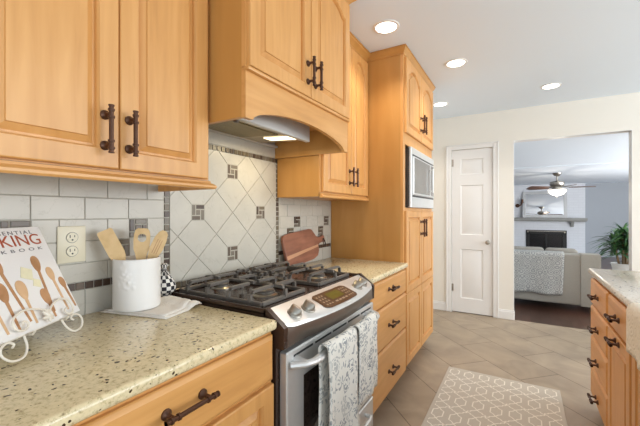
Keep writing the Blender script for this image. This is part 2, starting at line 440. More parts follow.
# ------------------------------------------------------------------ room shell
WX = -1.36          # face of the backsplash
CZ = 2.505          # kitchen ceiling
BY = 4.65           # far kitchen wall
struct(boxo('floor', M_FLOOR, None, -1.46, 4.2, -2.6, BY + 0.01, -0.05, 0.0))
struct(boxo('floor', M_PLANK, None, -3.2, 5.0, BY + 0.01, 12.9, -0.05, 0.0))
struct(boxo('ceiling', M_CEIL, None, -1.46, 4.2, -2.6, BY + 0.12, CZ, CZ + 0.05))
OX0, OX1, OZ = -0.078, 0.985, 2.128
DX0, DX1, DZ = -0.775, -0.295, 2.075
mb = MB()
for bx in ((-1.46, DX0, 0, CZ), (DX1, OX0, 0, CZ), (DX0, DX1, DZ, CZ), (OX0, OX1, OZ, CZ), (OX1, 4.2, 0, CZ)):
    mb.box(bx[0], bx[1], BY, BY + 0.12, bx[2], bx[3])
struct(mb.build('wall_back', M_WALL, None, smooth=False))
wl = struct(boxo('wall_left', M_WALL, None, WX - 0.1, WX - 0.004, -2.6, BY, 0, CZ))

# living room shell
LZ = 2.14; LY = 12.7
mb = MB(); mb.box(-3.2, 5.0, BY + 0.12, 7.6, LZ, LZ + 0.05); mb.box(-3.2, 5.0, 7.6, 7.78, LZ - 0.012, LZ + 0.05); mb.box(-3.2, 5.0, 7.78, LY + 0.1, LZ, LZ + 0.05)
struct(mb.build('ceiling', M_CEIL, None, smooth=False))
struct(boxo('wall_far', M_LWALL, None, -3.2, 5.0, LY, LY + 0.1, 0, LZ))
struct(boxo('wall_living_left', M_LWALL, None, -3.3, -3.2, BY + 0.12, LY + 0.1, 0, LZ))
# baseboards
def baseboard(name, x0, x1):
    mb = MB(); mb.box(x0, x1, BY - 0.014, BY, 0, 0.095, bev=0.003); mb.box(x0, x1, BY - 0.009, BY, 0.09, 0.112, bev=0.003)
    struct(mb.build(name, M_TRIM))
baseboard('baseboard_back', -1.35, DX0 - 0.062)
baseboard('baseboard_back', DX1 + 0.062, OX0 + 0.012)
# closet door casing and door
mb = MB()
for x0, x1, z0, z1 in ((DX0 - 0.06, DX0, 0, DZ + 0.06), (DX1, DX1 + 0.06, 0, DZ + 0.06), (DX0 - 0.001, DX1 + 0.001, DZ, DZ + 0.06)):
    mb.box(x0, x1, BY - 0.016, BY, z0, z1, bev=0.004)
for x0, x1, z0, z1 in ((DX0 - 0.062, DX0 - 0.045, 0, DZ + 0.062), (DX1 + 0.045, DX1 + 0.062, 0, DZ + 0.062), (DX0 - 0.06, DX1 + 0.06, DZ + 0.045, DZ + 0.062)):
    mb.box(x0, x1, BY - 0.022, BY - 0.012, z0, z1, bev=0.003)
struct(mb.build('trim_1', M_TRIM))
mb = MB()       # painted return of the wide opening
mb.box(OX1 - 0.004, OX1 + 0.001, BY - 0.001, BY + 0.121, 0, OZ); mb.box(OX0 - 0.001, OX0 + 0.004, BY - 0.001, BY + 0.121, 0, OZ)
mb.box(OX0, OX1, BY - 0.001, BY + 0.121, OZ - 0.004, OZ + 0.001)
struct(mb.build('trim_2', M_TRIM, smooth=False))

def panel_loops(w, h, out):
    """nested rectangular loops for a moulded panel; out = list of (inset, height)"""
    return [[(i, -z, i), (w - i, -z, i), (w - i, -z, h - i), (i, -z, h - i)] for i, z in out]
dw = DX1 - DX0 - 0.008; dh = DZ - 0.012
door = thing('door_1', '', '', (DX0 + 0.004, BY + 0.045, 0.008)); del door['label']; del door['category']; struct(door)
mb = MB()
pz = [(0.177, 0.803), (0.986, 1.615), (1.75, 1.946)]; px0, px1 = 0.105, dw - 0.105
mb.box(0, dw, -0.026, 0, 0, dh)
# front skin with panel hollows
zs = [0] + [z for p in pz for z in p] + [dh]
mb.box(0, px0, -0.036, -0.026, 0, dh); mb.box(px1, dw, -0.036, -0.026, 0, dh)
for i in range(0, len(zs), 2): mb.box(px0, px1, -0.036, -0.026, zs[i], zs[i + 1])
for z0, z1 in pz:
    lp = panel_loops(px1 - px0, z1 - z0, [(0, 0.036), (0.010, 0.0265), (0.020, 0.0265), (0.042, 0.0345)])
    mb.loft([[(x + px0, y, z + z0) for x, y, z in l] for l in lp], cap0=False)
mb.build('door_panel', M_TRIM, door, ang=20, recalc=False)
mb = MB(); mb.lathe([(0.027, 0), (0.027, 0.006), (0.011, 0.012), (0.010, 0.03), (0.020, 0.036), (0.026, 0.048), (0.024, 0.060), (0.012, 0.066)], (dw - 0.055, -0.036, 0.90), (0, -1, 0), 20)
mb.build('door_handle', M_NICKEL, door)
for z in (0.26, 1.86):
    mb = MB(); mb.cyl((0.0, -0.04, z), (0.0, -0.04, z + 0.09), 0.006, seg=10); mb.box(0, 0.02, -0.0375, -0.0355, z, z + 0.09)
    mb.build('door_hinge', M_NICKEL, door)

# ------------------------------------------------------------------ backsplash tiles (pattern of the left wall)
mb = MB()
GX = WX - 0.0035
mb.box(WX - 0.004, GX, -0.6, 2.48, 0.87, 1.72)
T = WX
def tile_poly(pts, mi, lift=0.0, gap=0.0013):
    """a flat tile with eased edges on the wall plane; pts are (y, z)"""
    cy = sum(p[0] for p in pts) / len(pts); cz = sum(p[1] for p in pts) / len(pts)
    def ins(d):
        o = []
        for y, z in pts:
            v = Vector((cy - y, cz - z)); l = v.length
            o.append((y + v.x / l * d * 1.41, z + v.y / l * d * 1.41))
        return o
    mb.mi = mi
    a, b_, c = ins(gap), ins(gap), ins(gap + 0.0012)
    try: mb.loft([[(GX - 0.0002, y, z) for y, z in a], [(T + lift - 0.001, y, z) for y, z in b_], [(T + lift, y, z) for y, z in c]], cap0=False)
    except ValueError: pass
def rect(y0, y1, z0, z1, mi, lift=0.0, gap=0.0013):
    if y1 - y0 < 0.006 or z1 - z0 < 0.006: return
    mb.mi = mi
    g = gap; e = 0.0012
    L = [[(GX - 0.0002, y0 + g, z0 + g), (GX - 0.0002, y1 - g, z0 + g), (GX - 0.0002, y1 - g, z1 - g), (GX - 0.0002, y0 + g, z1 - g)]]
    for d, x in ((g, T + lift - 0.001), (g + e, T + lift)):
        L.append([(x, y0 + d, z0 + d), (x, y1 - d, z0 + d), (x, y1 - d, z1 - d), (x, y0 + d, z1 - d)])
    mb.loft(L, cap0=False)
def motif(y0, z0, s=0.077, lift=0.0008):
    a = s * 0.31; b_ = s * 0.69
    for (ya, yb, za, zb) in ((0, a, a, s), (a, s, b_, s), (b_, s, 0, b_), (0, b_, 0, a)):
        rect(y0 + ya, y0 + yb, z0 + za, z0 + zb, 2 + random.choice((0, 1, 1, 2, 2, 3)), lift, 0.0030)
    rect(y0 + a, y0 + b_, z0 + a, z0 + b_, 2 + random.choice((0, 1, 2)), lift, 0.0030)
rows = [(1.405, 1.45, 0), (1.3265, 1.405, 1), (1.2475, 1.3265, 0), (1.1685, 1.2475, 1), (1.0895, 1.1685, 0), (1.0220, 1.0895, 1), (0.87, 0.9935, 0)]
mot = [(0.394, 1.170), (0.791, 1.170), (0.714, 1.091), (1.949, 1.170), (2.366, 1.170), (2.276, 1.091), (1.867, 1.091)]
def run(ya, yb, phase):
    for z0, z1, k in rows:
        cuts = sorted((m_[0], m_[0] + 0.077) for m_ in mot if abs(m_[1] + 0.0385 - (z0 + z1) / 2) < 0.02)
        y = ya; free = []
        for c0, c1 in cuts:
            if c1 < ya or c0 > yb: continue
            free.append((y, c0)); y = c1
        free.append((y, yb))
        for f0, f1 in free:
            n0 = math.floor((f0 - phase - k * 0.079) / 0.159)
            e = [f0] + [phase + k * 0.079 + 0.159 * n for n in range(n0, n0 + 30) if f0 + 0.004 < phase + k * 0.079 + 0.159 * n < f1 - 0.004] + [f1]
            for p, q in zip(e, e[1:]): rect(p, q, z0, z1, 1)
    y = ya
    while y < yb - 0.01:
        rect(y, min(y + 0.0305, yb), 0.9935, 1.0220, 2 + random.choice((0, 0, 1)), 0.0006, 0.0018); y += 0.0305
run(-0.5, 0.946, 0.47); run(1.775, 2.48, 0.47 + 0.079 * 17.7)
for y0, z0 in mot: motif(y0, z0)
# framed diagonal field behind the cooktop
FY0, FY1, FZ0, FZ1 = 0.976, 1.745, 0.955, 1.592
for ya in (0.946, 1.745):
    z = 0.885
    while z < 1.62: rect(ya + 0.001, ya + 0.029, z, z + 0.028, 2 + random.choice((0, 1, 2, 3)), 0.0006, 0.0015); z += 0.0305
for za in (0.925, 1.593):
    y = 0.976
    while y < 1.742: rect(y, y + 0.028, za, za + 0.028, 2 + random.choice((0, 1, 2, 3)), 0.0006, 0.0015); y += 0.0305
rect(0.92, 1.78, 1.623, 1.715, 1)
def clip(poly):
    for ax, val, sgn in ((0, FY0, 1), (0, FY1, -1), (1, FZ0, 1), (1, FZ1, -1)):
        o = []
        for i in range(len(poly)):
            p, q = poly[i], poly[(i + 1) % len(poly)]
            ip = (p[ax] - val) * sgn >= 0; iq = (q[ax] - val) * sgn >= 0
            if ip: o.append(p)
            if ip != iq:
                t = (val - p[ax]) / (q[ax] - p[ax]); o.append((p[0] + (q[0] - p[0]) * t, p[1] + (q[1] - p[1]) * t))
        poly = o
        if len(poly) < 3: return []
    return poly
py_, pz_ = 0.1155, 0.1115
for i in range(-6, 7):
    for j in range(-6, 7):
        if (i + j) % 2 == 0: continue
        cy, cz = 1.362 + i * py_, 1.273 + j * pz_
        g = 0.0022
        p = clip([(cy - py_ + g, cz), (cy, cz - pz_ + g), (cy + py_ - g, cz), (cy, cz + pz_ - g)])
        if len(p) >= 3:
            mb.mi = 1
            mb.loft([[(GX - 0.0002, y, z) for y, z in p], [(T, y, z) for y, z in p]], cap0=False)
for i, j in ((0, 2), (-2, 0), (2, 0), (0, -2)):
    cy, cz = 1.362 + i * py_, 1.273 + j * pz_
    mb.mi = 0; rect(cy - 0.042, cy + 0.042, cz - 0.042, cz + 0.042, 0, 0.0004, 0)
    motif(cy - 0.039, cz - 0.039, 0.078, 0.0014)
bs = mb.build('backsplash_tiles', [M_GROUT, M_TILE] + M_MOS, wl, smooth=False, recalc=True)

# ------------------------------------------------------------------ cabinet parts
# local frame of a cabinet: x to the right along its front, -y out of the front, z up; y = 0 at the wall
def pull(parent, x, y, z, L=0.115, vert=True, name='bar_pull'):
    mb = MB()
    def P(t, out): return (x, y - out, z + t) if vert else (x + t, y - out, z)
    h = L / 2; o = 0.034
    mb.cyl(P(-h, o), P(h, o), 0.0062, seg=10)
    for s in (-1, 1):
        t = s * (h - 0.024)
        a = P(t, 0); 
        mb.lathe([(0.014, 0), (0.0135, 0.004), (0.008, 0.008), (0.0055, 0.014), (0.0055, o)], a, (0, -1, 0), 12)
        for d in (0.010, -0.010):
            mb.cyl(P(t + d - 0.003, o), P(t + d + 0.003, o), 0.0088, seg=10)
        mb.cyl(P(s * (h - 0.004), o), P(s * h, o), 0.0078, seg=10)
    return mb.build(name, M_BRONZE, parent)
def arch_loop(x0, x1, z0, z1, rise, y, n=14):
    p = [(x0, y, z0), (x1, y, z0)]
    if rise <= 0:
        return p + [(x1 + (x0 - x1) * k / n, y, z1) for k in range(n + 1)]
    sh = 0.06
    for k in range(n + 1):
        t = k / n; x = x1 + (x0 - x1) * t
        s = min(max((t - sh) / (1 - 2 * sh), 0), 1)
        p.append((x, y, z1 - rise + rise * math.sin(PI * s) ** 0.75 if 0 < s < 1 else z1 - rise))
    return p
def cab_door(parent, x0, x1, z0, z1, y, arch=0.0, th=0.020, fr=0.054, name='door', mat=None):
    """raised panel door; its front stands at y - th"""
    n = 14; mb = MB()
    f = y - th
    ix0, ix1, iz0, iz1 = x0 + fr, x1 - fr, z0 + fr, z1 - fr * 0.9
    def outer(i, yy): return [(x0 + i, yy, z0 + i), (x1 - i, yy, z0 + i)] + [(x1 - i + (x0 - x1 + 2 * i) * k / n, yy, z1 - i) for k in range(n + 1)]
    def inner(i, yy): return arch_loop(ix0 + i, ix1 - i, iz0 + i, iz1 - i, arch, yy, n)
    mb.loft([outer(0, y), outer(0, f + 0.005), outer(0.0015, f + 0.0015), outer(0.004, f), inner(0, f), inner(0.005, f + 0.008), inner(0.007, f + 0.016),
             inner(0.013, f + 0.016), inner(0.030, f + 0.0055), inner(0.0315, f + 0.0012)])
    return mb.build(name, mat or M_WOOD, parent, ang=12)
def drawer_front(parent, x0, x1, z0, z1, y, th=0.020, name='drawer'):
    mb = MB(); f = y - th
    def lp(i, yy): return [(x0 + i, yy, z0 + i), (x1 - i, yy, z0 + i), (x1 - i, yy, z1 - i), (x0 + i, yy, z1 - i)]
    mb.loft([lp(0, y), lp(0, f + 0.010), lp(0.003, f + 0.006), lp(0.010, f + 0.0015), lp(0.013, f)])
    return mb.build(name, M_WOODH, parent, ang=12)
def crown(parent, path, z, h, out, name='crown_moulding'):
    """moulding swept along a path of (x, y, nx, ny) corners in local xy (outward normals mitred)"""
    prof = [(0.0, 0.0), (0.006, 0.0), (0.008, 0.012), (0.018, h * 0.45), (out * 0.8, h * 0.72), (out * 0.85, h * 0.86), (out, h * 0.88), (out, h), (0, h)]
    mb = MB()
    mb.loft([[(x + nx * o, y + ny * o, z + q) for o, q in prof] for x, y, nx, ny in path])
    return mb.build(name, M_SIDE, parent, ang=25)  # darker maple puts the shade under the ceiling into the crown's colour
def rail(parent, path, z0, h, out, name='light_rail'):
    prof = [(0.0, 0.0), (out * 0.8, 0.0), (out, h * 0.18), (out, h * 0.42), (out * 0.72, h * 0.58), (out * 0.3, h * 0.75), (out * 0.25, h), (0, h)]
    mb = MB()
    mb.loft([[(x + nx * o, y + ny * o, z0 + q) for o, q in prof] for x, y, nx, ny in path])
    return mb.build(name, M_WOODH, parent, ang=25)

# --- upper cabinet on the left
D_U = 0.312        # box depth of the upper cabinets
def upper_box(parent, w, d, z0, z1, side_l=True, side_r=True):
    mb = MB()
    mb.box(0, w, -d, 0, z0, z1)
    return mb
U0 = -0.45; U1 = 0.915
t = thing('wall_cabinet', 'large upper maple cabinet at left above the cookbook', 'cabinet', (WX, U0, 1.37), R(90))
boxo('body', M_SIDE, t, 0.0, U1 - U0, -D_U, -0.001, 0.03, 1.09)
boxo('face_frame', M_WOOD, t, 0.0, U1 - U0, -D_U - 0.006, -D_U, 0.025, 1.09)
for a, b_, hx in ((0.568, 0.897, 0.594), (0.222, 0.565, 0.524), (-0.13, 0.21, -0.09), (-0.44, -0.14, -0.18)):
    d = cab_door(t, a - U0, b_ - U0, 0.029, 1.065, -D_U - 0.006, 0.05)
    pull(d, hx - U0, -D_U - 0.026, 0.136, 0.135)
W = U1 - U0
rail(t, [(0, -0.02, -1, 0), (0, -D_U - 0.006, 0, -1), (W, -D_U - 0.006, 1, -1), (W, -0.004, 1, 0)], -0.007, 0.030, 0.022)
crown(t, [(0, -D_U - 0.006, 0, -1), (W - 0.02, -D_U - 0.006, 0, -1)], 1.075, 0.055, 0.045)

# --- hood cabinet
H0, H1 = 0.917, 1.752; HW = H1 - H0; HD = 0.488
t = thing('hood_cabinet', 'maple cabinet with arched valance above the cooktop', 'cabinet', (WX, H0, 1.615), R(90))
mb = MB()
mb.box(0, 0.018, -HD, -0.001, 0.003, 0.84); mb.box(HW - 0.018, HW, -HD, -0.001, 0.003, 0.84)
mb.box(0.018, HW - 0.018, -HD, -0.001, 0.16, 0.84)
mb.build('body', M_SIDE, t, smooth=False)
# arched valance board
mb = MB(); n = 28; bot = []
xa, xb = 0.045, HW - 0.045
for k in range(n + 1):
    s = k / n; bot.append((xa + (xb - xa) * s, 0.008 + 0.062 * math.sin(PI * s) ** 0.62))
pl = [(0, 0.0)] + [(xa - 0.004, 0.0)] + bot + [(xb + 0.004, 0.0)] + [(HW, 0.0)]
def vl(y): return [(x, y, z) for x, z in pl]
def vt(y): return [(x, y, 0.185) for x, z in pl]
rws = [[mb.bm.verts.new(p) for p in l] for l in (vt(-HD), vl(-HD), vl(-HD - 0.02), vt(-HD - 0.02))]
for a, b_ in ((0, 1), (1, 2), (2, 3), (3, 0)):
    for i in range(len(pl) - 1): mb.bm.faces.new((rws[a][i], rws[a][i + 1], rws[b_][i + 1], rws[b_][i]))
for i in (0, -1): mb.bm.faces.new([r_[i] for r_ in rws])
mb.build('arched_valance', M_WOODH, t, ang=40)
boxo('face_frame', M_WOOD, t, 0, HW, -HD - 0.019, -HD, 0.183, 0.84)
for a, b_, hx in ((0.006, 0.4155, 0.387), (0.4195, HW - 0.006, 0.452)):
    d = cab_door(t, a, b_, 0.186, 0.825, -HD - 0.019, 0.05, th=0.019)
    pull(d, hx, -HD - 0.038, 0.293, 0.130)
mb = MB(); mb.box(-0.001, HW + 0.001, -HD - 0.036, -HD - 0.002, 0.170, 0.184, bev=0.004, seg=2); mb.build('valance_bead', M_WOODH, t)
crown(t, [(0, -0.02, -1, 0), (0, -HD - 0.02, -1, -1), (HW, -HD - 0.02, 1, -1), (HW, -0.02, 1, 0)], 0.833, 0.055, 0.045)

# --- upper cabinet on the right of the hood
V0, V1 = 1.758, 2.478; VW = V1 - V0
t = thing('wall_cabinet', 'narrow upper maple cabinet above the wooden cutting board', 'cabinet', (WX, V0, 1.37), R(90))
boxo('body', M_SIDE, t, 0, VW, -D_U, -0.001, 0.0, 1.09)
boxo('face_frame', M_WOOD, t, 0, VW, -D_U - 0.006, -D_U, 0.025, 1.09)
for a, b_, hx in ((0.020, 0.405, 0.375), (0.409, VW - 0.012, 0.440)):
    d = cab_door(t, a, b_, 0.030, 1.06, -D_U - 0.006, 0.055)
    pull(d, hx, -D_U - 0.026, 0.148, 0.130)
rail(t, [(0.0, -D_U - 0.006, 0, -1), (VW, -D_U - 0.006, 0, -1)], -0.007, 0.030, 0.022)
crown(t, [(0.0, -D_U - 0.006, 0, -1), (VW, -D_U - 0.006, 0, -1)], 1.075, 0.055, 0.045)

# --- tall pantry cabinet
P0, P1 = 2.482, 3.425; PW = P1 - P0; PD = 0.588
t = thing('pantry_cabinet', 'tall maple pantry cabinet holding the built-in microwave', 'cabinet', (WX, P0, 0), R(90))
mb = MB()
mb.box(0, 0.02, -PD, -0.001, 0.10, 2.46); mb.box(PW - 0.02, PW, -PD, -0.001, 0.10, 2.46)
mb.box(0.02, PW - 0.02, -PD, -0.001, 0.10, 1.30); mb.box(0.02, PW - 0.02, -PD, -0.001, 1.80, 2.46); mb.box(0.02, PW - 0.02, -0.05, -0.001, 1.30, 1.80)
mb.build('body', M_SIDE, t, smooth=False)
boxo('toe_kick', M_SIDE, t, 0.0, PW, -PD + 0.06, -0.02, 0, 0.10)
mb = MB(); f0, f1 = -PD - 0.019, -PD
mb.box(0, 0.055, f0, f1, 0.10, 2.46); mb.box(PW - 0.055, PW, f0, f1, 0.10, 2.46)
mb.box(0.055, PW - 0.055, f0, f1, 0.10, 1.31); mb.box(0.055, PW - 0.055, f0, f1, 1.79, 2.46)
mb.build('face_frame', M_WOOD, t, smooth=False)
for a, b_, hx in ((0.03, 0.468, 0.437), (0.472, PW - 0.03, 0.505)):
    d = cab_door(t, a, b_, 1.875, 2.435, f0, 0.06); pull(d, hx, f0 - 0.02, 2.02, 0.15)
    # tall lower door: two raised panels one above the other
    d = cab_door(t, a, b_, 0.665, 1.285, f0, 0.0, name='door'); pull(d, hx, f0 - 0.02, 1.145, 0.15)
    cab_door(t, a, b_, 0.125, 0.661, f0, 0.0, name='lower_door_panel')
crown(t, [(0, -0.25, -1, 0), (0, f0, -1, -1), (PW, f0, 1, -1), (PW, -0.02, 1, 0)], 2.448, 0.055, 0.030)

# --- microwave
M0, M1 = 2.60, 3.37; MW = M1 - M0
t = thing('microwave', 'stainless built-in microwave in the tall pantry cabinet', 'microwave', (WX + PD, M0, 1.312), R(90))
mf = -0.052
boxo('body', M_STEELD, t, 0.0, MW, -0.03, 0.45, 0.01, 0.46)
mb = MB(); mb.box(0, MW, -0.048, -0.021, 0, 0.47, bev=0.004); mb.build('trim_frame', M_STEEL, t)
mb = MB(); mb.box(0.035, MW - 0.03, mf - 0.006, -0.046, 0.100, 0.400, bev=0.003); mb.build('door', M_STEEL, t)
boxo('window', M_DISP, t, 0.060, MW - 0.20, mf - 0.0075, mf - 0.004, 0.115, 0.388)
boxo('control_strip', M_DISP, t, MW - 0.165, MW - 0.05, mf - 0.0075, mf - 0.004, 0.115, 0.388)
boxo('vent_slot', M_BLACK, t, 0.035, MW - 0.03, mf - 0.001, -0.046, 0.402, 0.413)
boxo('vent_slot', M_BLACK, t, 0.035, MW - 0.03, mf - 0.001, -0.046, 0.084, 0.096)
mb = MB(); mb.cyl((MW - 0.185, mf - 0.03, 0.14), (MW - 0.185, mf - 0.03, 0.36), 0.007, seg=10)
for z in (0.155, 0.345): mb.cyl((MW - 0.185, mf - 0.03, z), (MW - 0.185, mf - 0.004, z), 0.006, seg=8)
mb.build('handle', M_STEEL, t)

# --- base cabinets left and right of the range
BD = 0.615
B0, B1 = -0.45, 0.928; BW = B1 - B0
t = thing('base_cabinet', 'maple base cabinet under the left granite countertop', 'cabinet', (WX, B0, 0), R(90))
boxo('body', M_WOOD, t, 0, BW, -BD, -0.01, 0.10, 0.868)
boxo('toe_kick', M_SIDE, t, 0, BW, -BD + 0.06, -0.02, 0, 0.10)
for a, b_ in ((0.205, 0.921), (-0.44, 0.195)):
    d = drawer_front(t, a - B0, b_ - B0, 0.700, 0.855, -BD); pull(d, (a + b_) / 2 - B0, -BD - 0.02, 0.792, 0.155, False)
    mid = (a + b_) / 2
    for c, e, s in ((a, mid - 0.002, 1), (mid + 0.002, b_, -1)):
        d = cab_door(t, c - B0, e - B0, 0.115, 0.688, -BD)
        pull(d, (e - 0.03 if s > 0 else c + 0.03) - B0, -BD - 0.02, 0.58, 0.115)
G0, G1 = 1.788, 2.480; GW = G1 - G0
t = thing('base_cabinet', 'maple three-drawer base cabinet between range and pantry', 'cabinet', (WX, G0, 0), R(90))
boxo('body', M_WOOD, t, 0, GW, -BD, -0.01, 0.10, 0.868)
boxo('toe_kick', M_SIDE, t, 0, GW, -BD + 0.06, -0.02, 0, 0.10)
for z0, z1, hz in ((0.695, 0.857, 0.786), (0.435, 0.685, 0.558), (0.112, 0.425, 0.262)):
    d = drawer_front(t, 0.006, GW - 0.008, z0, z1, -BD); pull(d, GW / 2 - 0.005, -BD - 0.02, hz, 0.13, False)

# --- countertops
def slab(name, label, x0, x1, y0, y1, z0, z1, mat, r=0.012):
    mb = MB(); mb.box(x0, x1, y0, y1, z0, z1, bev=r, seg=3)
    return tag(mb.build(name, mat, None, ang=50), label, 'countertop')
slab('countertop', 'cream speckled granite countertop left of the range, under the canister', WX + 0.002, -0.718, -0.46, 0.933, 0.870, 0.905, M_GRAN)
slab('countertop', 'cream speckled granite countertop between range and pantry, under the cutting board', WX + 0.002, -0.712, 1.779, 2.479, 0.870, 0.905, M_GRAN)

# ------------------------------------------------------------------ range
RY0, RY1 = 0.940, 1.772; RW = RY1 - RY0
t = thing('gas_range', 'stainless gas range with two floral towels on its handle', 'range', (WX, RY0, 0), R(90))
# local: x along the wall, front at -y. world X = WX - y
def ly(X): return -(X - WX)
boxo('body', M_DECK, t, 0.002, RW - 0.002, ly(-0.735), -0.02, 0.08, 0.90)
boxo('toe_kick', M_BLACK, t, 0.03, RW - 0.03, ly(-0.79), -0.05, 0.0, 0.08)
mb = MB(); mb.box(0, RW, ly(-0.775), -0.006, 0.898, 0.918, bev=0.004)
mb.box(0, 0.016, ly(-0.775), -0.006, 0.905, 0.928, bev=0.004); mb.box(RW - 0.016, RW, ly(-0.775), -0.006, 0.905, 0.928, bev=0.004)
mb.box(0, RW, -0.03, -0.006, 0.905, 0.930, bev=0.004)
mb.build('cooktop', M_DECK, t)
# bowed control panel
def bow(x): return ly(-0.697 + 0.052 * (1 - ((x - RW / 2) / (RW / 2 - 0.02)) ** 2))
xs = [0.022 + (RW - 0.044) * k / 26 for k in range(27)]
PT = (ly(-0.788), 0.922)
def panel_pt(x, s, lift=0.0):
    f = bow(x); y = PT[0] + (f - PT[0]) * s; z = PT[1] + (0.872 - PT[1]) * s
    d = Vector((0, f - PT[0], 0.872 - PT[1])).normalized(); nrm = Vector((0, d.z, -d.y))
    if nrm.z < 0: nrm = -nrm
    return Vector((x, y, z)) + nrm * lift, nrm
mb = MB()
L = []
for x in xs:
    e = min(x - xs[0], xs[-1] - x); rnd = max(0, 1 - e / 0.03); rs = 1 - 0.10 * rnd ** 2
    L.append([tuple(panel_pt(x, 0.0)[0]), tuple(panel_pt(x, 0.02, 0.004)[0]), tuple(panel_pt(x, 0.5, 0.006)[0]), tuple(panel_pt(x, 0.93 * rs, 0.004)[0]), tuple(panel_pt(x, 1.0 * rs, -0.004)[0]),
              (x, bow(x) + 0.012, 0.862), (x, PT[0], 0.862)])
mb.loft(L)
mb.build('control_panel', M_STEEL, t, ang=40)
mb = MB(); L = []
for x in xs: L.append([(x, bow(x) + 0.006, 0.866), (x, bow(x) + 0.004, 0.850), (x, min(bow(x) + 0.028, ly(-0.70)), 0.800), (x, PT[0], 0.798), (x, PT[0], 0.866)])
mb.loft(L); mb.build('panel_apron', M_STEELD, t, ang=40)
for x0, x1 in ((0.0, 0.022), (RW - 0.022, RW)):
    mb = MB(); mb.loft([[(x, PT[0], 0.931), (x, PT[0] - 0.012, 0.930), (x, ly(-0.697), 0.872), (x, ly(-0.700), 0.800), (x, PT[0], 0.798)] for x in (x0, x1)])
    mb.build('end_cap', M_DECK, t, smooth=False)
# touch panel and display
mb = MB()
def patch(x0, x1, s0, s1, lift, n=8, rc=0.0):
    for k in range(n):
        a, b_ = x0 + (x1 - x0) * k / n, x0 + (x1 - x0) * (k + 1) / n
        def ss(x):
            e = min(x - x0, x1 - x); q = max(0, 1 - e / rc) if rc else 0
            return (s1 - s0) * 0.16 * q * q
        mb.face([panel_pt(a, s0 + ss(a), lift)[0], panel_pt(a, s1 - ss(a), lift)[0], panel_pt(b_, s1 - ss(b_), lift)[0], panel_pt(b_, s0 + ss(b_), lift)[0]])
patch(0.256, 0.550, 0.20, 0.88, 0.0075, 24, 0.03)
tp = mb.build('touch_panel', M_PANELB, t)
mb = MB(); patch(0.350, 0.462, 0.30, 0.62, 0.0082); mb.build('display', M_LCD, tp)
for base in (0.278, 0.478):
    mb = MB()
    for r_ in range(4):
        for c in range(3):
            x = base + c * 0.020; s = 0.31 + r_ * 0.13
            patch(x, x + 0.010, s, s + 0.055, 0.0082, 1)
    mb.build('key_pad', M_BUTTON, tp)
mb = MB()
for c in range(4): patch(0.350 + c * 0.03, 0.370 + c * 0.03, 0.70, 0.76, 0.0082, 1)
mb.build('key_row', M_BUTTON, tp)
mb = MB(); patch(0.385, 0.43, 0.915, 0.955, 0.0072, 1)
mb.build('badge', M_TRIM, t)
for kx in (0.098, 0.178, 0.632, 0.708):
    p, nrm = panel_pt(kx, 0.58, 0.006)
    mb = MB(); mb.lathe([(0.029, -0.004), (0.029, 0.002), (0.027, 0.004)], p, nrm, 24)
    d = Vector((0, bow(kx) - PT[0], 0.872 - PT[1])).normalized()
    Mx = Matrix.Translation(p) @ Matrix(((1, d.x, nrm.x), (0, d.y, nrm.y), (0, d.z, nrm.z))).to_4x4()
    lp = []
    for hh, ra, rb in ((0.003, 0.025, 0.025), (0.012, 0.024, 0.025), (0.018, 0.018, 0.0245), (0.023, 0.010, 0.0240), (0.027, 0.008, 0.0230), (0.029, 0.005, 0.021)):
        lp.append([Mx @ Vector((ra * math.cos(2 * PI * k / 24), rb * math.sin(2 * PI * k / 24), hh)) for k in range(24)])
    mb.loft(lp)
    mb.build('knob', M_KNOB, t)
